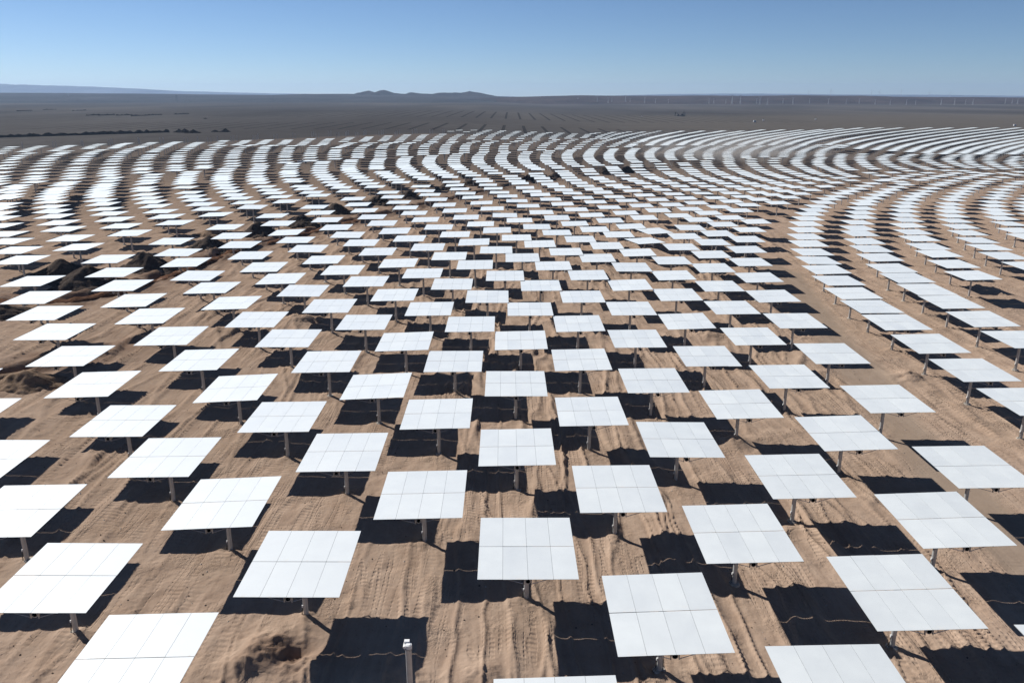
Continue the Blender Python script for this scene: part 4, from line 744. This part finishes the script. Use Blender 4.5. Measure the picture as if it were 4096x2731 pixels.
N_DETAIL = 84
rt = random.Random(44)
for k, (xd, yd, ta, tb, r_, j_, n_) in enumerate(near):
    x, y = xd / 10, yd / 10
    z = zt(x, y)
    turned = any(math.hypot(x - a, y - b) < 4 for a, b in ((34.0, 187.9), (29.4, 173.0), (39.4, 202.9)))
    h = empty("heliostat", (x, y, z), PSI + (0.27 if turned else 0))
    lb = helio_label(k)
    if lb in used_labels:
        used_labels[lb] += 1; lb = lb.replace("just behind", "one step behind") if "just behind" in lb else lb + ", farther one"
    used_labels[lb] = 1
    tag(h, lb, "heliostat", "heliostats standing in rows on the sand")
    tilt = Matrix(((1, 0, 0, 0), (0, 1, 0, 0), (ta / 1000, tb / 1000, 1, MH), (0, 0, 0, 1)))
    q_ = Vector((-ta / 1000, -tb / 1000, 1)).normalized()
    T = Matrix.Translation((0, 0, MH)) @ q_.to_track_quat('Z', 'Y').to_matrix().to_4x4()
    ux = T.to_3x3() @ Vector((1, 0, 0))
    T = T @ Matrix.Rotation(-math.atan2(ux.y, ux.x), 4, 'Z')
    def part(name, mesh, tilted=True):
        o = link(name, mesh, h)
        if tilted: o.matrix_local = T
        return o
    if k < N_DETAIL:
        for fm in facet_me:
            o = part("mirror_facet", fm)
            o.matrix_local = T @ Matrix.Translation((0, 0, 0)) @ Euler((rt.gauss(0, .0009), rt.gauss(0, .0012), 0)).to_matrix().to_4x4()
        part("back_rib", rib_me); part("torque_tube", tube_me)
        for tm in truss_me: part("truss_arm", tm)
        part("drive_head", drive_me, False); part("control_cable", cable_me, False)
    else:
        part("mirror_panel", panel_me); part("support_frame", frame_me)
    part("post", post_me, False)
    part("concrete_footing", foot_me, False)

# the far part of the field: past three hundred, one object
fm = MB()
rf = random.Random(9)
zf = zterr(FP[:, 0], FP[:, 1])
for (x, y), z in zip(FP, zf):
    ta, tb = rf.gauss(.010, .010), rf.gauss(0, .007)
    zc = z + MH
    hx, hy = MW / 2, MD / 2
    c = [(x + a * hx, y + b * hy, zc + a * hx * ta + b * hy * tb) for a, b in ((-1,-1),(1,-1),(1,1),(-1,1))]
    lo = [(p[0], p[1], p[2] - 0.05) for p in c]
    fm.add(c, [(0,1,2,3)], M_mirror)
    fm.add(c + lo, [(4,7,6,5),(0,4,5,1),(1,5,6,2),(2,6,7,3),(3,7,4,0)], M_back)
    fm.tube((x, y, z - .4), (x, y, zc - .45), 0.17, M_post, 6, cap=False)
    fm.tube((x, y - hy + .6, zc - .36), (x, y + hy - .6, zc - .36), 0.185, M_galv, 6)
    for s in (-1, 1):
        yy = y + s * (hy - .66)
        fm.add([(x - 1.75, yy, zc - .08), (x - .2, yy, zc - .55), (x + .2, yy, zc - .55), (x + 1.75, yy, zc - .08)], [(0,1,2,3)], M_galv)
tag(fm.build("far_heliostats"), "distant curved rows of white heliostat mirrors filling the field to its far edge", "heliostats", kind='stuff')

# ------------------------------------------------------------------ bare post in the foreground
bp_ = empty("bare_post", (-6.0, 38.2, zt(-6, 38.2)))
tag(bp_, "bare grey steel post with a capped head and no mirror, at the bottom edge", "post")
q = MB(); q.tube((0, 0, -.6), (0, 0, 3.30), 0.175, M_post, 28); q.build("post", bp_, smooth=True)
q = MB(); q.tube((0, 0, 3.30), (0, 0, 3.36), 0.215, M_post, 28)
for i in range(12):
    t = 2 * math.pi * i / 12; q.tube((.195 * math.cos(t), .195 * math.sin(t), 3.265), (.195 * math.cos(t), .195 * math.sin(t), 3.30), .018, M_dark, 6)
q.build("flange", bp_, smooth=True)
q = MB(); q.tube((0.02, -.02, 3.37), (0.02, -.02, 3.40), 0.175, M_cable, 28); q.tube((0.02, -.02, 3.40), (0.02, -.02, 3.62), 0.20, M_lightgrey, 28, r2=.19); q.tube((0.02, -.02, 3.62), (0.02, -.02, 3.645), 0.13, M_white, 24)
q.build("slewing_drive", bp_, smooth=True)
q = MB(); q.box((-.10, .22, 3.56), (.30, .22, .30), M_white); q.tube((-.215, -.12, 3.47), (-.215, .34, 3.47), .085, M_lightgrey, 16)
q.build("gear_housing", bp_, smooth=True)
link("concrete_footing", foot_me, bp_)

# bare posts beyond the last mirrors
fp_me = None
q = MB(); q.tube((0, 0, -.4), (0, 0, 4.1), .17, M_tower, 8); q.tube((0, 0, 4.1), (0, 0, 4.35), .21, M_tower, 8)
fp_me = q.mesh("bare_post")
for t in POSTS.split():
    x, y = map(float, t.split(','))
    o = link("bare_post", fp_me, None, (x, y, zt(x, y)))
    tag(o, "thin bare post without a mirror beyond the last mirror row on the left", "post", "bare posts beyond the last mirror row")

# ------------------------------------------------------------------ earth works
def mound(name, x, y, rx, ry, h, mat, label, cat, seed, group=None, n=56):
    g = np.linspace(-1.5, 1.5, n); gx_, gy_ = np.meshgrid(g, g)
    xs_ = gx_.ravel(); ys_ = gy_.ravel()
    nz = fbm(xs_ * 1.9 + seed * 3.1, ys_ * 1.9 - seed, seed, 4)
    r = np.hypot(xs_, ys_) * (1 + 0.35 * nz)
    z = h * (np.clip(1 - r, -.5, 1) * 0.75 + 0.35 * np.exp(-(r / .45) ** 2)) + h * 0.20 * fbm(xs_ * 6, ys_ * 6, seed + 9, 4)
    z = np.where(r > 1.25, -1.0, z)
    zz = zterr(x + xs_ * rx, y + ys_ * ry) - zt(x, y)
    V = np.stack([xs_ * rx, ys_ * ry, z + zz - .05], 1)
    F = [(a * n + b, a * n + b + 1, (a + 1) * n + b + 1, (a + 1) * n + b) for a in range(n - 1) for b in range(n - 1)]
    me_ = bpy.data.meshes.new(name); me_.from_pydata([tuple(v) for v in V], [], F); me_.materials.append(mat)
    me_.polygons.foreach_set('use_smooth', [True] * len(me_.polygons)); me_.update()
    return tag(link(name, me_, None, (x, y, zt(x, y))), label, cat, group)
GM = [(-76.5, 139.5, 6.5, 4.4, 2.9, 'large dark gravel mound at the left, behind the second mirror column'),
      (-86, 148, 5.5, 4, 2.3, 'dark gravel mound behind the largest mound near the left edge'),
      (-72.5, 154, 5.2, 4.2, 2.7, 'dark conical gravel mound between mirrors above the reddish trench, left'),
      (-68.5, 177, 5.0, 4.2, 2.4, 'dark gravel mound right of the cone beside the trench bend'),
      (-63.5, 196, 5.0, 4.2, 2.6, 'dark pointed gravel mound with a mirror corner in front, left of centre'),
      (-74, 195, 4.2, 3.2, 1.8, 'low brown mound left of the pointed gravel mound'),
      (-57.0, 213, 5.0, 4.0, 2.3, 'dark gravel mound left of centre, third one along the trench'),
      (-53, 238, 5.0, 4.2, 2.5, 'dark gravel mound left of centre, behind the sixth mirror column'),
      (-43.6, 262, 4.8, 4.0, 2.4, 'dark mound behind the middle left mirrors with a wide dark shadow'),
      (-36.5, 282, 4.6, 3.8, 2.2, 'small dark mound touching a mirror corner in the upper middle'),
      (-26, 315, 4.4, 3.6, 2.1, 'dark mound in the upper middle among dense mirror rows'),
      (-80, 119, 5.5, 3.2, 1.5, 'low dark gravel mound cut by the left edge'),
      (-58, 88.5, 4.2, 3.0, 1.6, 'tan sand mound at the left with dark shaded side'),
      (-18, 336, 4.2, 3.6, 2.0, 'small dark mound under the dense rows, upper middle'),
      (8, 369, 4.6, 3.8, 2.3, 'dark mound right of the upper middle beside a pale hollow'),
      (21, 388, 4.4, 3.6, 2.0, 'dark mound in front of an s-shaped mirror row'),
      (49, 427, 4.6, 3.8, 2.4, 'dark mound seen between two mirror rows near the dust cloud'),
      (63, 440, 4.8, 4.0, 2.5, 'dark mound nearest the dust cloud among the far rows')]
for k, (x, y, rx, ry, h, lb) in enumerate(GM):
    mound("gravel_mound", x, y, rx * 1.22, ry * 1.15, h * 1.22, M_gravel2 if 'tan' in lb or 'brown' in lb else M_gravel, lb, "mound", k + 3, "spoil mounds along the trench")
# reddish bank thrown up beside the trench
def ribbon(name, L, w, h, mat, label, cat, seed, step=1.2):
    L = np.array(L, float); d = np.r_[0, np.cumsum(np.hypot(*np.diff(L, axis=0).T))]
    u = np.arange(0, d[-1], step); cx = np.interp(u, d, L[:, 0]); cy = np.interp(u, d, L[:, 1])
    tx = np.gradient(cx); ty = np.gradient(cy); ln = np.hypot(tx, ty); nx, ny = -ty / ln, tx / ln
    prof = np.linspace(-1, 1, 9); V = []
    for i in range(len(u)):
        wv_ = w * (1 + 0.5 * float(fbm(np.array([u[i] * .15]), np.array([seed * 1.0]), seed, 3)[0]))
        for p in prof:
            x = cx[i] + nx[i] * p * wv_; y = cy[i] + ny[i] * p * wv_
            nz = float(fbm(np.array([x * .5]), np.array([y * .5]), seed + 5, 3)[0])
            V.append((x, y, zt(x, y) - .15 + max(0, h * (1 - p * p) * (0.9 + 1.1 * nz)) - (.3 if abs(p) == 1 else 0)))
    m_ = len(prof); F = [(i * m_ + j, i * m_ + j + 1, (i + 1) * m_ + j + 1, (i + 1) * m_ + j) for i in range(len(u) - 1) for j in range(m_ - 1)]
    o = V[0]; me_ = bpy.data.meshes.new(name)
    me_.from_pydata([(a - o[0], b - o[1], c - o[2]) for a, b, c in V], [], F); me_.materials.append(mat)
    me_.polygons.foreach_set('use_smooth', [True] * len(me_.polygons)); me_.update()
    return tag(link(name, me_, None, o), label, cat)
ribbon("soil_bank", TR[:9] + np.array([2.2, -1.2]), 1.7, 0.9, M_red, "reddish brown soil bank along the trench at the left", "bank", 4)
ribbon("soil_bank", TR2 + np.array([1.6, -1.0]), 1.3, 0.7, M_gravel2, "brown sand bank of a short trench by the left edge", "bank", 6)
ribbon("earth_berm", [(-560, 600), (-471.6, 652), (-438, 695), (-388, 739), (-333.6, 794)], 3.0, 2.6, M_berm, "long straight black earth berm beyond the field at the left", "berm", 12, 3.0)
for k, (x, y, r, h) in enumerate([(-325, 795, 6, 3.0), (-317, 789, 7, 3.4), (-305, 779, 7, 3.2), (-292, 801, 4.5, 2.0), (-282, 801, 6, 3.2)]):
    mound("earth_heap", x, y, r, r * .8, h, M_berm, ["black earth heap at the right end of the long berm", "second black heap right of the berm end, tallest", "rounded black heap in the middle of the heap group", "smallest black heap in the group beyond the berm", "rightmost black heap of the group beyond the berm"][k], "heap", 40 + k, "black heaps beyond the berm")
RID = [(-740, 1454), (-718, 1454), (-687, 1454), (-645, 1420), (-641, 1472), (-620, 1540), (-1087, 1832), (-1116, 1983), (-980, 1860)]
RN = ["first", "second", "third", "fourth", "fifth", "sixth", "seventh", "eighth", "ninth"]
for k in sorted(range(9), key=lambda i: RID[i][0] / RID[i][1]):
    x, y = RID[k]
    ribbon("dark_ridge", [(x - 3, y - 24), (x, y), (x + 3, y + 24)], 3.0, 1.8, M_berm, "short dark spoil ridge on the left plain, %s from the left" % RN[sorted(range(9), key=lambda i: RID[i][0] / RID[i][1]).index(k)], "ridge", 60 + k, 5.0)

# ------------------------------------------------------------------ hills, mesa and mountains
def px_profile(points, d):
    """points: (x metres at distance d, height)"""
    return points
def ridge(name, prof, y0, depth, mat, seed, nx=260, ny=26, rough=0.18, base=-12):
    prof = np.array(prof, float)
    xs_ = np.linspace(prof[0, 0], prof[-1, 0], nx); top = np.interp(xs_, prof[:, 0], prof[:, 1])
    V = []; span = prof[-1, 0] - prof[0, 0]
    for j in range(ny):
        t = j / (ny - 1) * 2 - 1
        for i in range(nx):
            V.append((xs_[i], y0 + t * depth, 0, i, t))
    A = np.array(V)
    nz = fbm(A[:, 0] / depth * 3.2, A[:, 1] / depth * 3.2, seed, 5)
    pr = np.clip(1 - np.abs(A[:, 4]) ** 1.5, 0, 1)
    tz = top[A[:, 3].astype(int)]
    z = base + (tz - base) * np.clip(pr * (1 + rough * 2.2 * nz * (1 - pr * .75)), 0, 1.1)
    me_ = bpy.data.meshes.new(name)
    F = [(j * nx + i, j * nx + i + 1, (j + 1) * nx + i + 1, (j + 1) * nx + i) for j in range(ny - 1) for i in range(nx - 1)]
    me_.from_pydata([(a[0], a[1], zz) for a, zz in zip(A, z)], [], F); me_.materials.append(mat)
    me_.polygons.foreach_set('use_smooth', [True] * len(me_.polygons)); me_.update()
    return tag(link(name, me_), kind='structure')
D = 5600.0; K = D / 3150.0
def H(py): return CAM_H + (378.0 - py) * K + 0
hp = [(1390, 386), (1425, 382), (1449, 375), (1470, 368), (1490, 364), (1512, 369), (1530, 368), (1548, 362), (1562, 362), (1580, 367), (1600, 373), (1620, 374), (1645, 373), (1663, 367), (1680, 371), (1700, 373), (1745, 375), (1760, 372), (1790, 369), (1830, 368), (1855, 370), (1872, 367), (1887, 365), (1905, 369), (1925, 373), (1950, 379), (1990, 384), (2040, 387)]
ridge("hills", [((a - 2048) * K, H(b)) for a, b in hp], D, 520, M_hill, 21, 420, 44, 0.42)
D = 4600.0; K = D / 3150.0
mp_ = [(1900, 392), (2150, 384), (2280, 381), (2450, 382), (2700, 381.5), (3050, 382), (3180, 381), (3360, 382), (3500, 385), (3900, 388), (4200, 390), (4700, 390), (5600, 390)]
ridge("mesa", [((a - 2048) * K, H(b)) for a, b in mp_], D, 700, M_mesa, 23, 240, 20, .10, -16)
D = 11000.0; K = D / 3150.0
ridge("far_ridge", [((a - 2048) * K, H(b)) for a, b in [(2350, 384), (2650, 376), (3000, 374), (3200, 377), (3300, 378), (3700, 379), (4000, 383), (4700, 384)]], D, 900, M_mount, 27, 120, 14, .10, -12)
ridge("low_rise", [((a - 2048) * K * .5, CAM_H + (378 - b) * K * .5) for a, b in [(-900, 370), (-200, 370), (200, 371), (600, 374), (900, 377), (1150, 379), (1250, 376), (1420, 375), (1600, 380), (2000, 384)]], D * .5, 2200, M_rise, 31, 160, 14, .06, -14)
D = 11500.0; K = D / 3150.0
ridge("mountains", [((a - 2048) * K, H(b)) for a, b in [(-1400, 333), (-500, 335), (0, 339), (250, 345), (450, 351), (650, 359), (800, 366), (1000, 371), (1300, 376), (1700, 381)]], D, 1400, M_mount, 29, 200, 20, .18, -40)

# ------------------------------------------------------------------ pylons, turbines
def pylon_mesh(h, mat, kind):
    q = MB(); w = h * .15; r = h * (.011 if mat is M_towerd else .008)
    zs_ = [0, .28, .5, .66, .78]; ws = [w, w * .66, w * .42, w * .26, w * .16]
    for a in range(4):
        sx_, sy_ = ((1, 1), (-1, 1), (-1, -1), (1, -1))[a]; s2 = ((1, 1), (-1, 1), (-1, -1), (1, -1))[(a + 1) % 4]
        for k in range(4):
            p0 = (sx_ * ws[k] / 2, sy_ * ws[k] / 2, zs_[k] * h); p1 = (sx_ * ws[k + 1] / 2, sy_ * ws[k + 1] / 2, zs_[k + 1] * h)
            q.tube(p0, p1, r, mat, 4); q.tube(p0, (s2[0] * ws[k + 1] / 2, s2[1] * ws[k + 1] / 2, zs_[k + 1] * h), r * .7, mat, 4)
            q.tube(p1, (s2[0] * ws[k + 1] / 2, s2[1] * ws[k + 1] / 2, zs_[k + 1] * h), r * .6, mat, 4)
    body = q.mesh("lattice_body")
    q = MB()
    if kind == 'Y':
        for s in (-1, 1):
            q.tube((0, 0, .76 * h), (s * .15 * h, 0, .93 * h), r, mat, 4); q.tube((s * .15 * h, 0, .93 * h), (s * .10 * h, 0, h), r, mat, 4)
            q.tube((s * .15 * h, 0, .93 * h), (s * .27 * h, 0, .93 * h), r, mat, 4)
        q.tube((-.15 * h, 0, .93 * h), (.15 * h, 0, .93 * h), r, mat, 4); q.tube((-.15 * h, 0, .90 * h), (.15 * h, 0, .90 * h), r, mat, 4)
    else:
        q.tube((0, 0, .78 * h), (0, 0, h), r * 1.5, mat, 4)
        for zz, ww in ((.78, .17), (.87, .21), (.95, .14)):
            q.tube((-ww * h, 0, zz * h), (ww * h, 0, zz * h), r, mat, 4); q.tube((-ww * h, 0, zz * h), (0, 0, (zz + .04) * h), r * .7, mat, 4); q.tube((ww * h, 0, zz * h), (0, 0, (zz + .04) * h), r * .7, mat, 4)
    return body, q.mesh("cross_arm")
PY = {}
def pylon(px, base_y, h_px, d, mat, kind, label, group):
    x = (px - 2048) / 3150.0 * d * 1.0
    hh = max(14.0, round(h_px * d / 3150.0))
    key = (hh, mat.name, kind)
    if key not in PY: PY[key] = pylon_mesh(hh, mat, kind)
    zb = CAM_H - (base_y - 378.0) / 3150.0 * d
    o = empty("lattice_pylon", (x, d, zb), 0.35)
    tag(o, label, "pylon", group)
    link("lattice_body", PY[key][0], o); link("cross_arm", PY[key][1], o)
LP = [(12, 390, 28), (75, 394, 28), (271, 389, 14), (354, 399, 27), (414, 393, 14), (449, 390, 12), (577, 397, 20), (767, 406, 32), (815, 395, 17), (1095, 383, 8), (1103, 382, 8), (1112, 382, 8)]
LN = ["faint pylon right at the left edge of the horizon", "tall dark pylon near the left edge of the horizon", "thin far pylon third from the left on the horizon", "tall pylon with wide head, fourth from the left edge",
      "small thin pylon right of the wide-headed tall one", "smallest thin pylon before the mid left of the horizon", "faint wide-headed pylon on the left horizon", "tallest pale pylon standing low on the left plain",
      "slim pylon just right of the tallest left one", "left post of the small trio left of the hills", "middle post of the small trio left of the hills", "right post of the small trio left of the hills"]
for (px, by, hp_), lb in zip(LP, LN):
    d = 31.0 * 3150 / max(by - 378, 4.6) if by > 386 else 6500.0
    d = min(d, 6500.0)
    pylon(px, by, hp_, d, M_towerd, 'Y' if hp_ > 18 else 'T', lb, "pylons along the left horizon")
RP = [(2300, 408, 18), (2374, 409, 28), (2416, 410, 22), (2430, 409, 20), (2482, 409, 30), (2500, 409, 16), (2556, 411, 25), (2597, 410, 18), (2646, 411, 16), (2802, 412, 22), (2820, 412, 20), (2866, 412, 18), (2890, 414, 36), (2922, 414, 36), (2984, 412, 20), (2997, 416, 30), (3026, 417, 28), (3085, 411, 20), (3123, 415, 27), (3186, 411, 20), (3259, 414, 22), (3327, 412, 18), (3377, 412, 20), (3438, 415, 20), (3496, 417, 20), (3558, 416, 20), (3593, 416, 18), (3691, 417, 24), (3742, 417, 26), (3784, 414, 18), (3812, 416, 24), (3936, 412, 22), (3962, 411, 18), (3983, 413, 22), (4018, 420, 24)]
for k, (px, by, hp_) in enumerate(RP):
    d = 40.0 * 3150 / (by - 378)
    side = "between the hills and the parked rig" if px < 2740 else ("just right of the parked rig" if px < 3150 else ("on the plain before the mesa, right of centre" if px < 3650 else "on the plain before the mesa near the right edge"))
    big = "tall pale lattice pylon" if hp_ > 24 else "small pale lattice pylon"
    pylon(px, by, hp_, d, M_tower, 'Y', "%s %s" % (big, side), "%ss %s" % (big.replace(' lattice', ''), side))
def turbine(px, top_y, label, rot):
    d = 9500.0; x = (px - 2048) / 3150.0 * d
    o = empty("wind_turbine", (x, d, 8)); tag(o, label, "wind turbine", "wind turbines above the right horizon")
    hub = CAM_H + (378 - top_y) / 3150.0 * d - 8
    q = MB(); q.tube((0, 0, -10), (0, 0, hub), 2.0, M_far_white, 8, r2=1.2); q.build("tower", o)
    q = MB(); q.box((0, .5, hub), (3.5, 8, 3.5), M_far_white); q.build("nacelle", o)
    q = MB(); q.tube((0, -5.5, hub), (0, -3, hub), 1.6, M_far_white, 8); q.build("hub", o)
    for k in range(3):
        t = rot + k * 2.0944; dx, dz = math.cos(t), math.sin(t); L = 34
        q = MB(); q.add([(dx*1.2 - dz*1.0, -5, hub + dz*1.2 + dx*1.0), (dx*1.2 + dz*1.0, -5, hub + dz*1.2 - dx*1.0), (dx*9 + dz*1.6, -5, hub + dz*9 - dx*1.6), (dx*L, -5, hub + dz*L), (dx*9 - dz*1.0, -5, hub + dz*9 + dx*1.0),
                         (dx*1.2, -4.2, hub + dz*1.2), (dx*9, -4.4, hub + dz*9), (dx*L, -4.9, hub + dz*L)],
                        [(0,1,2,3,4),(5,6,2,1),(6,7,3,2),(6,5,0,4),(7,6,4,3)], M_far_white); q.build("blade", o)
for k, (px, ty) in enumerate([(3179, 368), (3264, 364), (3420, 367), (3449, 368), (3533, 363), (3640, 372), (3720, 371), (4073, 362)]):
    turbine(px, ty, ["leftmost faint wind turbine above the mesa", "second faint wind turbine from the left above the mesa", "faint turbine left of a close pair above the right horizon", "faint turbine right of a close pair above the right horizon", "clearest wind turbine with a slanted blade above the mesa", "faint low turbine right of the clearest one", "faint low turbine between the clearest and the right edge", "wind turbine nearest the right edge of the horizon"][k], 0.5 + k * .9)

# ------------------------------------------------------------------ vehicles and machines
def wheel(parent, x, y, r, w):
    q = MB(); q.tube((x, y - w / 2, r), (x, y + w / 2, r), r, M_tyre, 16); q.tube((x, y - w / 2 - .01, r), (x, y + w / 2 + .01, r), r * .55, M_galv, 12); q.build("wheel", parent)
def pickup(name, loc, rz, mat, label):
    o = empty(name, loc, rz); tag(o, label, "truck")
    q = MB(); q.box((0, 0, .72), (5.2, 1.8, .42), mat); q.box((1.75, 0, 1.02), (1.5, 1.74, .24), mat)
    q.box((-1.55, .84, 1.12), (2.0, .10, .42), mat); q.box((-1.55, -.84, 1.12), (2.0, .10, .42), mat); q.box((-2.55, 0, 1.12), (.10, 1.58, .42), mat); q.build("body", o)
    q = MB(); q.add([(-.5,-.85,.93),(1.3,-.85,.93),(1.3,.85,.93),(-.5,.85,.93),(-.35,-.7,1.72),(.55,-.7,1.72),(.55,.7,1.72),(-.35,.7,1.72)], [(4,5,6,7),(0,1,5,4),(1,2,6,5),(2,3,7,6),(3,0,4,7)], mat); q.build("cab", o)
    q = MB()
    for s in (-1, 1):
        q.add([(-.40,s*.845,1.12),(.98,s*.845,1.12),(.50,s*.735,1.64),(-.30,s*.735,1.64)], [(0,1,2,3)], M_glass)
    q.add([(1.24,-.76,1.02),(1.24,.76,1.02),(.64,.64,1.66),(.64,-.64,1.66)], [(0,1,2,3)], M_glass)
    q.build("window", o)
    for x in (1.65, -1.6):
        for y in (.82, -.82): wheel(o, x, y, .38, .25)
    return o
pickup("pickup_truck", (-111.8, 430, zt(-111.8, 430)), 0.12, M_white, "white pickup truck half hidden behind a mirror in the far left rows")
pickup("pickup_truck", (-461, 1230, zt(-461, 1230)), 0.4, M_dark, "lone dark vehicle driving over the grey plain at the left")
rg = empty("drilling_rig", (364.7, 1777, zt(364.7, 1777))); tag(rg, "black drilling rig with raised masts standing alone on the right plain", "rig")
q = MB(); q.box((1, 0, 1.5), (17, 3.2, 1.2), M_dark); q.box((-4, 0, 3.2), (3, 3, 2.4), M_dark); q.box((4.5, 0, 3.4), (4, 3, 2.8), M_dark); q.build("chassis", rg)
q = MB(); q.box((-11, 0, 4.6), (1.5, 1.5, 9.2), M_dark); q.tube((-10.5, 0, 6.5), (-5.5, 0, 6.6), .5, M_dark, 6); q.tube((-5.6, 0, 6.6), (-4.4, 0, 2.2), .5, M_dark, 6); q.build("boom", rg)
q = MB(); q.box((7.8, 0, 5), (.9, 1.2, 10), M_dark); q.tube((7.8, 0, 10), (8.0, 0, 15), .14, M_dark, 6); q.box((10.2, 0, 4), (1.4, 1.4, 8), M_dark); q.tube((1, 0, 2.2), (5.5, 0, 7.0), .4, M_dark, 6); q.tube((5.5, 0, 7), (7.8, 0, 7.4), .4, M_dark, 6); q.build("mast", rg)
for x in (-6, -3, 3, 6, 8.5):
    for y in (-1.5, 1.5): wheel(rg, x, y, .8, .5)
BX = [(412.6, 1390, 4, 'white equipment crate lying on the tan plain at the right'), (451.9, 1470, 2.4, 'small pale crate right of the white one on the plain'), (567.5, 1529, 2.4, 'lone small pale crate in the middle of the right plain'), (752.7, 1222, 3.0, 'pale crate near the right edge just beyond the field'), (275, 1737, 2.0, 'tiny pale crate on the plain left of the rig')]
for x, y, s, lb in BX:
    o = empty("equipment_crate", (x, y, zt(x, y))); tag(o, lb, "crate")
    q = MB(); q.box((0, 0, s * .42), (s, s * .8, s * .7), M_far_white); q.build("body", o)
    q = MB(); q.box((0, 0, s * .80), (s * 1.06, s * .86, s * .06), M_lightgrey); q.build("lid", o)
    q = MB(); [q.box((dx * s * .35, 0, s * .035), (s * .12, s * .8, s * .07), M_dark) for dx in (-1, 0, 1)]; q.build("skid", o)
hb = empty("site_building", (2480, 3800, zt(2480, 3800) + 3)); tag(hb, "small white building on the plain by the right edge", "building")
q = MB(); q.box((0, 0, 4), (26, 12, 8), M_white); q.build("wall", hb)
q = MB(); q.add([(-13.6,-6.6,8),(13.6,-6.6,8),(13.6,6.6,8),(-13.6,6.6,8),(-13.6,0,10),(13.6,0,10)], [(0,1,5,4),(2,3,4,5),(1,2,5),(3,0,4)], M_lightgrey); q.build("roof", hb)

# ------------------------------------------------------------------ air
def volume_box(name, lo, hi, dens, col, aniso, label):
    q = MB(); c = [(a + b) / 2 for a, b in zip(lo, hi)]; d = [b - a for a, b in zip(lo, hi)]
    m = bpy.data.materials.new(name); m.use_nodes = True; nt = m.node_tree
    nt.nodes.remove(nt.nodes['Principled BSDF'])
    v = nd(nt, 'ShaderNodeVolumePrincipled'); v.inputs['Color'].default_value = (*col, 1); v.inputs['Density'].default_value = dens; v.inputs['Anisotropy'].default_value = aniso
    nt.links.new(v.outputs[0], nt.nodes['Material Output'].inputs['Volume'])
    q.box((0, 0, 0), d, m)
    return tag(q.build(name, None, c), label, "haze", kind='stuff'), m, nt, v
volume_box("haze", (-22000, -200, -45), (22000, 16500, 215), HAZE_D, (0.48, 0.66, 0.94), 0.2, "pale blue haze thickening towards the horizon")
# dust raised by a vehicle among the far rows
_, dm, dnt, dv = volume_box("dust_cloud", (0, 0, 0), (150, 70, 24), 0.02, (0.80, 0.77, 0.73), 0.3, "thin grey dust cloud drifting over the far right rows")
do = bpy.data.objects["dust_cloud"]; do.location = (150, 560, zt(150, 560) + 8)
tc = nd(dnt, 'ShaderNodeTexCoord'); mp_n = nd(dnt, 'ShaderNodeMapping'); mp_n.inputs['Scale'].default_value = (1 / 75, 1 / 35, 1 / 13)
dnt.links.new(tc.outputs['Object'], mp_n.inputs['Vector'])
ln = nd(dnt, 'ShaderNodeVectorMath', operation='LENGTH'); dnt.links.new(mp_n.outputs[0], ln.inputs[0])
nz = nd(dnt, 'ShaderNodeTexNoise', Scale=0.045, Detail=3.0); dnt.links.new(tc.outputs['Object'], nz.inputs['Vector'])
den = math_n(dnt, 'SUBTRACT', math_n(dnt, 'MULTIPLY', nz.outputs['Fac'], 2.0), ln.outputs['Value'], clamp=True)
dnt.links.new(math_n(dnt, 'MULTIPLY', den, DUST_D), dv.inputs['Density'])
